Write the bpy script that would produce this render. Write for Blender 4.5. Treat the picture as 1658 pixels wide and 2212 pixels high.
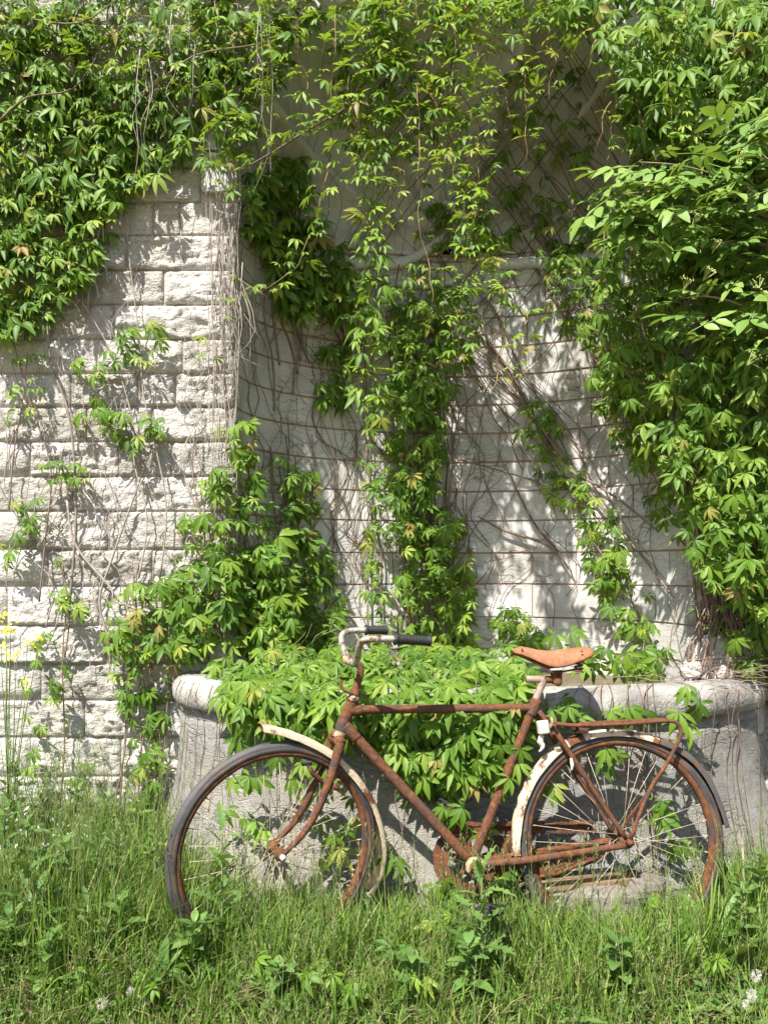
import bpy, math, random
import numpy as np
from mathutils import Vector, Matrix, noise as mn

for o in list(bpy.data.objects):
    bpy.data.objects.remove(o, do_unlink=True)
scene = bpy.context.scene
COL = scene.collection
random.seed(7)
rng = np.random.default_rng(11)
R = math.radians
U = random.uniform

# ------------------------------------------------------------------ camera
F, CX, HY, H = 1671.0, 829.0, 1235.0, 1.235     # focal length and principal column of the photograph, horizon row, eye height
cam_d = bpy.data.cameras.new('camera')
cam = bpy.data.objects.new('camera', cam_d)
COL.objects.link(cam)
cam.location = (0, 0, H)
cam.rotation_euler = (R(90), 0, 0)
cam_d.sensor_fit = 'VERTICAL'
cam_d.sensor_height = 24
cam_d.lens = 24 * F / 2212
cam_d.shift_y = (HY - 1106) / 2212
cam_d.clip_end = 500
cam_d.clip_start = 0.05
scene.camera = cam

# ------------------------------------------------------------------ world, sun, exposure
SUN_EL, SUN_AZ = R(55), R(30)                     # azimuth to the left of the wall's normal
to_sun = Vector((-math.sin(SUN_AZ) * math.cos(SUN_EL), -math.cos(SUN_AZ) * math.cos(SUN_EL), math.sin(SUN_EL)))
world = bpy.data.worlds.new('World')
scene.world = world
world.use_nodes = True
wn = world.node_tree
bg = wn.nodes['Background']
sky = wn.nodes.new('ShaderNodeTexSky')
sky.sky_type = 'NISHITA'
sky.sun_disc = False
sky.sun_elevation = SUN_EL
sky.sun_rotation = math.atan2(to_sun.x, to_sun.y)
sky.dust_density = 1.6
wn.links.new(sky.outputs[0], bg.inputs[0])
bg.inputs[1].default_value = 0.082
sun_d = bpy.data.lights.new('sun', 'SUN')
sun_d.energy = 5.0
sun_d.angle = R(0.55)
sun_d.color = (1.0, 0.955, 0.885)
sun = bpy.data.objects.new('sun', sun_d)
COL.objects.link(sun)
sun.location = to_sun * 20
sun.rotation_euler = to_sun.to_track_quat('Z', 'Y').to_euler()
scene.view_settings.view_transform = 'Standard'
scene.view_settings.look = 'None'
scene.view_settings.gamma = 1
scene.view_settings.exposure = 1.04
scene.view_settings.use_curve_mapping = False
scene.cycles.debug_use_spatial_splits = True
scene.cycles.max_bounces = 4
scene.cycles.diffuse_bounces = 3
scene.cycles.glossy_bounces = 2
scene.cycles.transmission_bounces = 3
scene.cycles.use_adaptive_sampling = True
scene.cycles.adaptive_threshold = 0.03
scene.cycles.caustics_reflective = False
scene.cycles.caustics_refractive = False
scene.cycles.transparent_max_bounces = 4
scene.cycles.use_denoising = True


# ------------------------------------------------------------------ helpers
def P(px, py, d):
    """A point d metres in front of the camera seen at photograph pixel (px, py)."""
    return Vector(((px - CX) * d / F, d, H - (py - HY) * d / F))


class MB:
    def __init__(self):
        self.v, self.f, self.t = [], [], []

    def add(self, vs, fs, tint=None):
        o = len(self.v)
        self.v.extend([tuple(p) for p in vs])
        self.f.extend([tuple(i + o for i in f) for f in fs])
        if tint is not None:
            self.t.extend([tint] * len(vs))

    def mesh(self, name, mat=None, smooth=True):
        me = bpy.data.meshes.new(name)
        me.from_pydata(self.v, [], self.f)
        if smooth:
            me.polygons.foreach_set('use_smooth', [True] * len(me.polygons))
        if self.t and len(self.t) == len(self.v):
            a = me.attributes.new('tint', 'FLOAT', 'POINT')
            a.data.foreach_set('value', self.t)
        if mat:
            me.materials.append(mat)
        me.update()
        return me

    def build(self, name, mat, parent=None, smooth=True, shift=None):
        if shift is not None:
            s = shift
            self.v = [(a - s[0], b - s[1], c - s[2]) for a, b, c in self.v]
        return link(name, self.mesh(name, mat, smooth), parent)


def link(name, data, parent=None):
    o = bpy.data.objects.new(name, data)
    COL.objects.link(o)
    if parent is not None:
        o.parent = parent
    return o


def tag(o, label=None, cat=None, group=None, kind=None):
    if label: o['label'] = label
    if cat: o['category'] = cat
    if group: o['group'] = group
    if kind: o['kind'] = kind
    return o


def empty(name, loc, label, cat, group=None):
    o = link(name, None)
    o.empty_display_size = 0.1
    o.location = loc
    return tag(o, label, cat, group)


def smooth_path(pts, k=4):
    pts = [Vector(p) for p in pts]
    if len(pts) < 3:
        return [pts[0].lerp(pts[1], i / k) for i in range(k + 1)]
    out = []
    n = len(pts)
    for i in range(n - 1):
        p0, p1, p2, p3 = pts[max(i - 1, 0)], pts[i], pts[i + 1], pts[min(i + 2, n - 1)]
        for j in range(k):
            t = j / k
            out.append(0.5 * ((2 * p1) + (-p0 + p2) * t + (2 * p0 - 5 * p1 + 4 * p2 - p3) * t * t + (-p0 + 3 * p1 - 3 * p2 + p3) * t ** 3))
    out.append(pts[-1])
    return out


def tube(mb, pts, rad, n=6, rough=0.0, freq=60.0, cap=True, flat=1.0):
    pts = [Vector(p) for p in pts]
    m = len(pts)
    if not hasattr(rad, '__len__'):
        rad = [rad] * m
    elif len(rad) != m:
        r0 = list(rad)
        rad = [float(np.interp(i / (m - 1), np.linspace(0, 1, len(r0)), r0)) for i in range(m)]
    tan = []
    for i in range(m):
        t = pts[min(i + 1, m - 1)] - pts[max(i - 1, 0)]
        tan.append(t.normalized() if t.length > 1e-9 else Vector((0, 0, 1)))
    ref = Vector((0, 1, 0)) if abs(tan[0].y) < 0.9 else Vector((1, 0, 0))
    u = tan[0].cross(ref).normalized()
    vs, fs = [], []
    for i in range(m):
        u = (u - tan[i] * u.dot(tan[i])).normalized()
        w = tan[i].cross(u)
        for k in range(n):
            a = 2 * math.pi * k / n
            d = u * math.cos(a) + w * math.sin(a) * flat
            r = rad[i]
            if rough:
                r += rough * (mn.noise((pts[i] + d * r) * freq) + 0.5 * mn.noise((pts[i] + d * r) * freq * 2.7))
            vs.append(pts[i] + d * r)
    for i in range(m - 1):
        for k in range(n):
            k2 = (k + 1) % n
            fs.append((i * n + k, i * n + k2, (i + 1) * n + k2, (i + 1) * n + k))
    if cap and n > 2:
        fs.append(tuple(range(n - 1, -1, -1)))
        fs.append(tuple((m - 1) * n + k for k in range(n)))
    mb.add(vs, fs)


def box(mb, c, s, rot=None, bev=0.0):
    cx, cy, cz = c
    hx, hy, hz = s[0] / 2, s[1] / 2, s[2] / 2
    b = min(bev, hx * .9, hy * .9, hz * .9)
    vs, fs = [], []
    if b <= 0:
        for x in (-hx, hx):
            for y in (-hy, hy):
                for z in (-hz, hz):
                    vs.append(Vector((x, y, z)))
        fs = [(0, 1, 3, 2), (4, 6, 7, 5), (0, 4, 5, 1), (2, 3, 7, 6), (0, 2, 6, 4), (1, 5, 7, 3)]
    else:
        idx = {}
        for sx in (-1, 1):
            for sy in (-1, 1):
                for sz in (-1, 1):
                    for ax in range(3):
                        p = [sx * (hx - b), sy * (hy - b), sz * (hz - b)]
                        p[ax] = (sx * hx, sy * hy, sz * hz)[ax]
                        idx[sx, sy, sz, ax] = len(vs)
                        vs.append(Vector(p))
        for ax in range(3):
            o1, o2 = (ax + 1) % 3, (ax + 2) % 3
            for s in (-1, 1):
                q = []
                for a1, a2 in ((-1, -1), (1, -1), (1, 1), (-1, 1)):
                    k = [0, 0, 0]; k[ax] = s; k[o1] = a1; k[o2] = a2
                    q.append(idx[(*k, ax)])
                fs.append(tuple(q if s > 0 else q[::-1]))
        for ax in range(3):
            o1, o2 = (ax + 1) % 3, (ax + 2) % 3
            for a1 in (-1, 1):
                for a2 in (-1, 1):
                    k0 = [0, 0, 0]; k0[ax] = -1; k0[o1] = a1; k0[o2] = a2
                    k1 = list(k0); k1[ax] = 1
                    fs.append((idx[(*k0, o1)], idx[(*k1, o1)], idx[(*k1, o2)], idx[(*k0, o2)]))
        for sx in (-1, 1):
            for sy in (-1, 1):
                for sz in (-1, 1):
                    fs.append(tuple(idx[sx, sy, sz, a] for a in range(3)))
    if rot is not None:
        vs = [rot @ v for v in vs]
    mb.add([v + Vector(c) for v in vs], fs)


def inpoly(x, y, poly):
    c = False
    n = len(poly)
    for i in range(n):
        x1, y1 = poly[i]; x2, y2 = poly[(i + 1) % n]
        if (y1 > y) != (y2 > y) and x < (x2 - x1) * (y - y1) / (y2 - y1) + x1:
            c = not c
    return c


# ------------------------------------------------------------------ materials
def mat(name):
    m = bpy.data.materials.new(name)
    m.use_nodes = True
    nt = m.node_tree
    return m, nt, nt.nodes['Principled BSDF'], nt.nodes['Material Output']


def N(nt, t, **kw):
    n = nt.nodes.new(t)
    for k, v in kw.items():
        setattr(n, k, v)
    return n


def tex(nt, scale, detail=4, rough=0.6, coord=None, stretch=None, dist=0.0):
    n = N(nt, 'ShaderNodeTexNoise')
    n.inputs['Scale'].default_value = scale
    n.inputs['Detail'].default_value = detail
    n.inputs['Roughness'].default_value = rough
    n.inputs['Distortion'].default_value = dist
    src = coord
    if stretch:
        mp = N(nt, 'ShaderNodeMapping')
        mp.inputs['Scale'].default_value = stretch
        nt.links.new(coord, mp.inputs[0])
        src = mp.outputs[0]
    if src is not None:
        nt.links.new(src, n.inputs['Vector'])
    return n.outputs['Fac']


def ramp(nt, fac, stops, interp='LINEAR'):
    n = N(nt, 'ShaderNodeValToRGB')
    cr = n.color_ramp
    cr.interpolation = interp
    while len(cr.elements) < len(stops):
        cr.elements.new(0.5)
    for e, (p, c) in zip(cr.elements, stops):
        e.position = p
        e.color = (*c, 1) if len(c) == 3 else c
    nt.links.new(fac, n.inputs[0])
    return n.outputs[0]


def mixc(nt, fac, a, b, mode='MIX'):
    n = N(nt, 'ShaderNodeMix', data_type='RGBA', blend_type=mode)
    if isinstance(fac, float): n.inputs[0].default_value = fac
    else: nt.links.new(fac, n.inputs[0])
    for i, c in ((6, a), (7, b)):
        if isinstance(c, tuple): n.inputs[i].default_value = (*c, 1)
        else: nt.links.new(c, n.inputs[i])
    return n.outputs[2]


def math_(nt, op, a, b=0.0):
    n = N(nt, 'ShaderNodeMath', operation=op)
    for i, x in enumerate((a, b)):
        if isinstance(x, (int, float)): n.inputs[i].default_value = x
        else: nt.links.new(x, n.inputs[i])
    return n.outputs[0]


def bump(nt, bsdf, h, strength=0.5, dist=0.01):
    n = N(nt, 'ShaderNodeBump')
    n.inputs['Strength'].default_value = strength
    n.inputs['Distance'].default_value = dist
    nt.links.new(h, n.inputs['Height'])
    nt.links.new(n.outputs[0], bsdf.inputs['Normal'])


def g(v): return (v, v, v)


def coords(nt):
    return N(nt, 'ShaderNodeTexCoord').outputs['Object'], N(nt, 'ShaderNodeNewGeometry').outputs['Position']


def stone_mat(name, stops, bscale=70, bstr=0.5, stain=(0.30, 0.27, 0.23), stain_amt=0.5, fine=(1, 1, 1), bdist=0.006, dark=0.35, crack=0.0, streak=0.0, tone=.32):
    m, nt, b, _ = mat(name)
    _, pos = coords(nt)
    oi = N(nt, 'ShaderNodeObjectInfo').outputs['Random']
    big = tex(nt, 2.3, 3, .62, pos)
    med = tex(nt, 17, 4, .7, pos, fine)
    fin = tex(nt, bscale, 3, .72, pos, fine)
    c = ramp(nt, math_(nt, 'ADD', math_(nt, 'MULTIPLY', med, .75), math_(nt, 'MULTIPLY', oi, tone)), stops)
    st = ramp(nt, big, [(.45, g(0)), (.68, g(1))])
    c = mixc(nt, math_(nt, 'MULTIPLY', st, stain_amt), c, stain)
    if streak:
        sk = ramp(nt, tex(nt, 1.0, 5, .7, pos, (9, 9, 1.6)), [(.50, g(0)), (.66, g(1))])
        c = mixc(nt, math_(nt, 'MULTIPLY', sk, streak), c, (.13, .125, .11))
        lich = ramp(nt, tex(nt, 26, 4, .7, pos), [(.60, g(0)), (.66, g(1))])
        c = mixc(nt, math_(nt, 'MULTIPLY', lich, streak * .9), c, (.58, .57, .50))
    grit = ramp(nt, fin, [(.3, g(0)), (.48, g(1))])
    c = mixc(nt, math_(nt, 'MULTIPLY', math_(nt, 'SUBTRACT', 1.0, grit), dark), c, (.16, .14, .12))
    h = math_(nt, 'ADD', fin, math_(nt, 'MULTIPLY', med, .8))
    if crack:
        w = N(nt, 'ShaderNodeTexVoronoi', feature='DISTANCE_TO_EDGE')
        mp = N(nt, 'ShaderNodeMapping'); mp.inputs['Scale'].default_value = (5, 5, 32)
        ad = N(nt, 'ShaderNodeVectorMath', operation='ADD')
        nz = N(nt, 'ShaderNodeTexNoise'); nz.inputs['Scale'].default_value = 9; nt.links.new(pos, nz.inputs['Vector'])
        sc = N(nt, 'ShaderNodeVectorMath', operation='SCALE'); sc.inputs['Scale'].default_value = .09
        nt.links.new(nz.outputs['Color'], sc.inputs[0])
        nt.links.new(pos, ad.inputs[0]); nt.links.new(sc.outputs[0], ad.inputs[1])
        nt.links.new(ad.outputs[0], mp.inputs[0]); nt.links.new(mp.outputs[0], w.inputs['Vector'])
        w.inputs['Scale'].default_value = 1.0
        ck = ramp(nt, w.outputs['Distance'], [(.0, g(1)), (.045, g(0))])
        ck = math_(nt, 'MULTIPLY', ck, ramp(nt, tex(nt, 4, 3, .5, pos), [(.42, g(0)), (.6, g(1))]))
        c = mixc(nt, math_(nt, 'MULTIPLY', ck, crack), c, (.17, .13, .10))
        h = math_(nt, 'SUBTRACT', h, math_(nt, 'MULTIPLY', ck, .8))
    nt.links.new(c, b.inputs['Base Color'])
    b.inputs['Roughness'].default_value = .92
    b.inputs['Specular IOR Level'].default_value = .2
    bump(nt, b, h, bstr, bdist)
    return m


M = {}
M['rock'] = stone_mat('rough_limestone', [(.25, (.38, .355, .32)), (.5, (.53, .505, .46)), (.85, (.67, .645, .60))], 60, 1.0, (.46, .40, .31), .45, (1, 1, 1.6), .014, .45, 0, .22, .45)
M['ashlar'] = stone_mat('dressed_limestone', [(.25, (.46, .455, .43)), (.55, (.61, .605, .58)), (.85, (.72, .71, .685))], 130, .45, (.40, .36, .31), .6, (1, 1, 3), .005, .35, .8, .25, .5)
M['shellstone'] = stone_mat('shell_limestone', [(.3, (.56, .56, .55)), (.8, (.72, .72, .71))], 60, .5, (.38, .37, .36), .5, (1, 1, 1), .005, .3)
M['basin'] = stone_mat('tooled_limestone', [(.25, (.25, .24, .225)), (.55, (.41, .40, .375)), (.85, (.54, .525, .495))], 110, 1.0, (.40, .35, .26), .6, (1, 1, 2.2), .010, .6, .25, .4)
M['rim'] = stone_mat('weathered_rim_stone', [(.2, (.18, .17, .16)), (.5, (.36, .34, .31)), (.8, (.54, .52, .47))], 75, .9, (.15, .14, .135), .8, (1, 1, 1), .009, .55, 0, .5)
M['mortar'] = stone_mat('mortar', [(.2, (.42, .31, .24)), (.5, (.53, .46, .39)), (.8, (.58, .54, .48))], 90, .7, (.36, .31, .26), .6, dark=.2)
M['pink'] = stone_mat('pointing', [(.2, (.40, .20, .13)), (.8, (.50, .31, .22))], 90, .6, (.25, .18, .15), .7)
M['rubble'] = stone_mat('rubble_stone', [(.2, (.15, .13, .11)), (.8, (.30, .27, .23))], 60, 1., (.2, .17, .14), .6)


def ground_mat():
    m, nt, b, _ = mat('meadow_soil')
    _, pos = coords(nt)
    a = tex(nt, 6, 6, .7, pos)
    f = tex(nt, 90, 5, .8, pos)
    c = ramp(nt, a, [(.3, (.09, .075, .04)), (.5, (.16, .13, .075)), (.7, (.30, .25, .15))])
    c = mixc(nt, ramp(nt, f, [(.45, g(0)), (.7, g(.6))]), c, (.36, .30, .19))
    nt.links.new(c, b.inputs['Base Color'])
    b.inputs['Roughness'].default_value = 1
    bump(nt, b, f, .8, .02)
    return m


M['soil'] = ground_mat()


def leaf_mat(name, stops, rough=.5, spec=.35, trans=.34, tcol=(.36, .48, .04), vein=True):
    m, nt, b, out = mat(name)
    oi = N(nt, 'ShaderNodeObjectInfo').outputs['Random']
    at = N(nt, 'ShaderNodeAttribute', attribute_name='tint').outputs['Fac']
    r = math_(nt, 'FRACT', math_(nt, 'ADD', oi, at))
    c = ramp(nt, r, stops)
    _, pos = coords(nt)
    nz = tex(nt, 45, 1, .6, pos)
    c = mixc(nt, math_(nt, 'MULTIPLY', nz, .22), c, (.04, .08, .012))
    nt.links.new(c, b.inputs['Base Color'])
    b.inputs['Roughness'].default_value = rough
    b.inputs['Specular IOR Level'].default_value = spec
    tr = N(nt, 'ShaderNodeBsdfTranslucent')
    tc = mixc(nt, .55, c, tcol)
    nt.links.new(tc, tr.inputs[0])
    mx = N(nt, 'ShaderNodeMixShader')
    mx.inputs[0].default_value = trans
    nt.links.new(b.outputs[0], mx.inputs[1])
    nt.links.new(tr.outputs[0], mx.inputs[2])
    nt.links.new(mx.outputs[0], out.inputs[0])
    return m


M['leaf'] = leaf_mat('creeper_leaf', [(0, (.068, .155, .014)), (.35, (.11, .22, .02)), (.7, (.155, .275, .026)), (.93, (.22, .34, .04)), (.97, (.30, .33, .05)), (1, (.30, .22, .08))])
M['young'] = leaf_mat('young_creeper_leaf', [(0, (.16, .29, .02)), (.5, (.23, .36, .03)), (.90, (.32, .40, .04)), (1, (.32, .20, .05))], trans=.35)
M['elder'] = leaf_mat('elder_leaf', [(0, (.12, .23, .04)), (.5, (.18, .31, .06)), (1, (.26, .38, .08))], .5, .4, .28)
M['grass'] = leaf_mat('grass_blade', [(0, (.075, .155, .028)), (.4, (.14, .25, .038)), (.75, (.20, .32, .05)), (.93, (.28, .35, .08)), (.985, (.42, .37, .2)), (1, (.45, .38, .22))], .55, .3, .3)
M['weed'] = leaf_mat('weed_leaf', [(0, (.09, .18, .045)), (.5, (.13, .24, .06)), (1, (.19, .30, .075))], .5, .35, .25)
M['seed'] = leaf_mat('grass_seed_head', [(0, (.15, .22, .06)), (.7, (.22, .28, .10)), (1, (.36, .33, .18))], .7, .2, .25)
M['dry'] = leaf_mat('dry_leaf', [(0, (.28, .20, .12)), (1, (.42, .32, .2))], .8, .1, .1, (.4, .3, .15))


def stem_mat(name, a, bcol):
    m, nt, b, _ = mat(name)
    _, pos = coords(nt)
    oi = N(nt, 'ShaderNodeObjectInfo').outputs['Random']
    f = math_(nt, 'ADD', math_(nt, 'MULTIPLY', tex(nt, 30, 4, .6, pos), .7), math_(nt, 'MULTIPLY', oi, .35))
    nt.links.new(ramp(nt, f, [(.25, a), (.75, bcol)]), b.inputs['Base Color'])
    b.inputs['Roughness'].default_value = .85
    return m


M['stem'] = stem_mat('vine_bark', (.10, .06, .04), (.30, .22, .17))
M['greystem'] = stem_mat('grey_vine_bark', (.20, .16, .14), (.46, .40, .35))
M['redstem'] = stem_mat('young_vine_stem', (.20, .11, .055), (.32, .22, .11))
M['greenstem'] = stem_mat('green_stem', (.10, .17, .04), (.22, .28, .09))
M['bark'] = stem_mat('elder_bark', (.16, .12, .08), (.34, .28, .2))


def rust_mat(name, paint=None, amount=.5, pale=.15, scale=16, rough=.85, dkamt=.8):
    m, nt, b, _ = mat(name)
    obj, _ = coords(nt)
    a = tex(nt, scale * 2.2, 8, .7, obj)
    c2 = tex(nt, scale * .8, 6, .65, obj, None, .6)
    f = tex(nt, scale * 16, 5, .75, obj)
    c = ramp(nt, math_(nt, 'ADD', math_(nt, 'MULTIPLY', a, .7), math_(nt, 'MULTIPLY', f, .35)),
             [(.30, (.04, .02, .014)), (.47, (.10, .042, .023)), (.63, (.21, .085, .033)), (.80, (.34, .165, .07))])
    dk = ramp(nt, tex(nt, scale * .42, 8, .75, obj, None, 1.2), [(.52, g(0)), (.56, g(1))])
    c = mixc(nt, math_(nt, 'MULTIPLY', dk, dkamt), c, (.05, .046, .05))
    pl = ramp(nt, tex(nt, scale * 3.1, 7, .75, obj), [(.62, g(0)), (.68, g(1))])
    c = mixc(nt, math_(nt, 'MULTIPLY', pl, pale), c, (.55, .44, .33))
    if paint is not None:
        k = ramp(nt, math_(nt, 'ADD', math_(nt, 'MULTIPLY', c2, .6), math_(nt, 'MULTIPLY', a, .4)), [(amount - .03, g(1)), (amount + .03, g(0))])
        pv = mixc(nt, tex(nt, scale * 1.5, 5, .7, obj), paint, tuple(x * y for x, y in zip(paint, (.78, .66, .5))))
        c = mixc(nt, k, c, pv)
    nt.links.new(c, b.inputs['Base Color'])
    b.inputs['Roughness'].default_value = rough
    b.inputs['Specular IOR Level'].default_value = .25
    bump(nt, b, math_(nt, 'ADD', f, a), .7, .003)
    return m


M['rust'] = rust_mat('rusted_steel', None, .5, .2, 18, .85, .45)
M['rustflake'] = rust_mat('flaking_rust', None, .5, .4, 30, .85, .9)
M['rustdark'] = rust_mat('dark_rusted_rim', None, .5, .35, 22)
M['white'] = rust_mat('chipped_white_paint', (.70, .61, .48), .545, .3, 10, .6)
M['cream'] = rust_mat('cream_painted_steel', (.50, .40, .28), .51, .3, 26, .6)
M['guarddark'] = rust_mat('grey_guard_tail', (.10, .098, .10), .55, .3, 16, .6)  # dark grey over rust, used on the rear mudguard's tail
M['chrome'] = rust_mat('pitted_chrome', (.46, .45, .43), .53, .5, 26, .35)
for n_ in ('chrome',):
    pb = M[n_].node_tree.nodes['Principled BSDF']
    pb.inputs['Metallic'].default_value = .35
    pb.inputs['Roughness'].default_value = .38


def rubber(name, col, brown=0.0):
    m, nt, b, _ = mat(name)
    obj, _ = coords(nt)
    a = tex(nt, 12, 6, .7, obj)
    f = tex(nt, 130, 4, .7, obj)
    c = ramp(nt, a, [(.3, tuple(x * .6 for x in col)), (.7, tuple(x * 1.5 for x in col))])
    if brown:
        c = mixc(nt, math_(nt, 'MULTIPLY', ramp(nt, tex(nt, 4, 5, .6, obj), [(.48, g(0)), (.58, g(1))]), brown), c, (.14, .075, .045))
    c = mixc(nt, ramp(nt, f, [(.6, g(0)), (.8, g(.35))]), c, (.22, .21, .20))
    nt.links.new(c, b.inputs['Base Color'])
    b.inputs['Roughness'].default_value = .62
    bump(nt, b, f, .5, .002)
    return m


M['tyre'] = rubber('perished_tyre_rubber', (.06, .058, .058), .35)
M['sidewall'] = rubber('brown_tyre_sidewall', (.05, .042, .04), .9)
M['grip'] = rubber('black_grip_rubber', (.018, .018, .02))


def plain(name, col, rough=.6, spec=.4, var=.2, sc=30, bs=.2, metal=0.0):
    m, nt, b, _ = mat(name)
    obj, pos = coords(nt)
    a = tex(nt, sc, 5, .65, obj)
    c = ramp(nt, a, [(.25, tuple(x * (1 - var) for x in col)), (.75, tuple(min(1, x * (1 + var)) for x in col))])
    nt.links.new(c, b.inputs['Base Color'])
    b.inputs['Roughness'].default_value = rough
    b.inputs['Specular IOR Level'].default_value = spec
    b.inputs['Metallic'].default_value = metal
    bump(nt, b, tex(nt, sc * 8, 3, .6, obj), bs, .002)
    return m




def leather_mat():
    m, nt, b, _ = mat('cracked_saddle_leather')
    obj, _ = coords(nt)
    a = tex(nt, 14, 6, .7, obj)
    v = N(nt, 'ShaderNodeTexVoronoi', feature='DISTANCE_TO_EDGE')
    v.inputs['Scale'].default_value = 55
    nt.links.new(obj, v.inputs['Vector'])
    ck = ramp(nt, v.outputs['Distance'], [(0, g(1)), (.05, g(0))])
    c = ramp(nt, a, [(.25, (.25, .105, .055)), (.5, (.32, .14, .072)), (.75, (.38, .18, .10))])
    c = mixc(nt, math_(nt, 'MULTIPLY', ck, .45), c, (.10, .04, .025))
    wear = ramp(nt, tex(nt, 38, 6, .75, obj), [(.60, g(0)), (.68, g(1))])
    c = mixc(nt, math_(nt, 'MULTIPLY', wear, .22), c, (.50, .36, .26))
    nt.links.new(c, b.inputs['Base Color'])
    b.inputs['Roughness'].default_value = .72
    b.inputs['Specular IOR Level'].default_value = .25
    bump(nt, b, math_(nt, 'SUBTRACT', a, math_(nt, 'MULTIPLY', ck, .4)), .6, .003)
    return m


M['leather'] = leather_mat()
M['spoke'] = plain('dull_spoke_wire', (.44, .37, .28), .55, .4, .35, 40, .1, .1)
M['seatpost'] = plain('grey_seat_post_steel', (.30, .22, .17), .55, .4, .35, 50, .5, .1)
M['bone'] = plain('yellowed_white_plastic', (.58, .53, .44), .6, .35, .2, 30, .3)
M['yellow'] = plain('yellow_petal', (.80, .66, .02), .6, .2, .1, 60, .1)
M['petal'] = plain('white_petal', (.74, .74, .66), .6, .2, .1, 60, .1)
M['bud'] = plain('pale_green_bud', (.44, .50, .17), .7, .2, .2, 60, .2)
M['fluff'] = plain('dandelion_fluff', (.72, .69, .62), .9, .1, .1, 60, .1)
M['wood'] = plain('rotten_board', (.22, .15, .09), .9, .1, .4, 14, .9)

# ------------------------------------------------------------------ ground
mb = MB()
gx = np.concatenate([np.linspace(-120, -4, 8), np.linspace(-3, 3.6, 45), np.linspace(4.5, 120, 8)])
gy = np.concatenate([np.linspace(-120, -2, 8), np.linspace(-1, 3.6, 36), np.linspace(4.5, 120, 8)])
vs = [(x, y, 0.018 * mn.noise((x * 2.1, y * 2.1, 0)) + 0.008 * mn.noise((x * 9, y * 9, 3))) for y in gy for x in gx]
nx = len(gx)
mb.add(vs, [(j * nx + i, j * nx + i + 1, (j + 1) * nx + i + 1, (j + 1) * nx + i) for j in range(len(gy) - 1) for i in range(nx - 1)])
tag(mb.build('ground', M['soil']), kind='structure')

# ------------------------------------------------------------------ wall with apse niche
WY = 3.30                     # front plane of the wall's joints
NX, NA, NB = 0.332, 0.96, 0.63  # niche: middle, half width, depth
ZS = H + (HY - 423) * WY / F    # spring line of the arch
XL, XR = NX - NA, NX + NA
ZTOP = 4.75


def wall_depth(px, py):
    """Depth of the wall or niche surface met along the sight line of a photograph pixel."""
    s, q = (px - CX) / F, (HY - py) / F
    X, Z = s * WY, H + q * WY
    if abs(X - NX) >= NA or (Z > ZS and (X - NX) ** 2 + (Z - ZS) ** 2 >= NA * NA):
        return WY
    a = (s / NA) ** 2 + 1 / NB ** 2
    b = -2 * s * NX / NA ** 2 - 2 * WY / NB ** 2
    c = (NX / NA) ** 2 + (WY / NB) ** 2 - 1
    d = (-b + math.sqrt(max(b * b - 4 * a * c, 0))) / (2 * a)
    if H + q * d > ZS:
        zo = H - ZS
        a += (q / NA) ** 2
        b += 2 * q * zo / NA ** 2
        c += (zo / NA) ** 2
        d = (-b + math.sqrt(max(b * b - 4 * a * c, 0))) / (2 * a)
    return d


wall = empty('stone_wall', (NX, WY, 0), 'pale limestone garden wall of rough blocks with a tall shell-headed niche, overgrown by creeper', 'wall')
wl = wall.location


def wpart(mb, name, m, parent=None, smooth=True):
    return mb.build(name, m, parent or wall, smooth, wl)


# course heights read from the joints left of the niche
rows_px = [1676 + 84 * 2, 1676 + 84, 1676, 1592, 1512, 1433, 1351, 1267, 1187, 1105, 1030, 955, 880, 808, 734, 660, 585, 510, 439]
ZR = [0.0] + [H + (HY - p) * WY / F for p in rows_px]
ZR = [z for i, z in enumerate(ZR) if i == 0 or z > 0.05]
while ZR[-1] < ZTOP - .1:
    ZR.append(ZR[-1] + .152)
joints = {585: [276], 660: [355], 734: [110, 248], 808: [131, 395], 880: [155, 300, 380], 955: [189, 330], 1030: [67, 258, 372], 1105: [160, 296],
          1187: [79, 235, 400], 1267: [105, 330], 1351: [17, 215, 420], 1433: [231, 430], 1512: [90, 285], 1592: [184], 1676: [67, 262], 510: [190, 330, 390]}

# solid core and mortar bed behind the blocks
mb = MB()
yb = WY + .0005
arc = [(NX - (NA + .004) * math.cos(t), ZS + (NA + .004) * math.sin(t)) for t in np.linspace(0, math.pi, 41)]
mb.add([(-2.4, yb, -.1), (XL - .004, yb, -.1), (XL - .004, yb, ZS), (-2.4, yb, ZS)], [(0, 1, 2, 3)])
mb.add([(XR + .004, yb, -.1), (3.3, yb, -.1), (3.3, yb, ZS), (XR + .004, yb, ZS)], [(0, 1, 2, 3)])
top = [(-2.4 + 5.7 * i / 40, ZTOP) for i in range(41)]
mb.add([(x, yb, z) for x, z in arc] + [(x, yb, z) for x, z in top], [(i, i + 1, 42 + i, 41 + i) for i in range(40)])
mb.add([(-2.4, yb, ZS), (XL - .004, yb, ZS), (-2.4, yb, ZTOP)], [(0, 1, 2)])
mb.add([(3.3, yb, ZS), (XR + .004, yb, ZS), (3.3, yb, ZTOP)], [(0, 2, 1)])
wpart(mb, 'mortar_bed', M['mortar'], smooth=False)
mb = MB()
box(mb, (.45, 4.35, ZTOP / 2 - .05), (5.9, .5, ZTOP + .1))
box(mb, (-2.55, 3.7, ZTOP / 2 - .05), (.3, .78, ZTOP + .1))
box(mb, (3.45, 3.7, ZTOP / 2 - .05), (.3, .78, ZTOP + .1))
wpart(mb, 'wall_core', M['mortar'], smooth=False)
mb = MB()
box(mb, (.45, 3.85, ZTOP + .09), (6.3, 1.5, .18), None, .03)
wpart(mb, 'coping', M['rim'])


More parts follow.
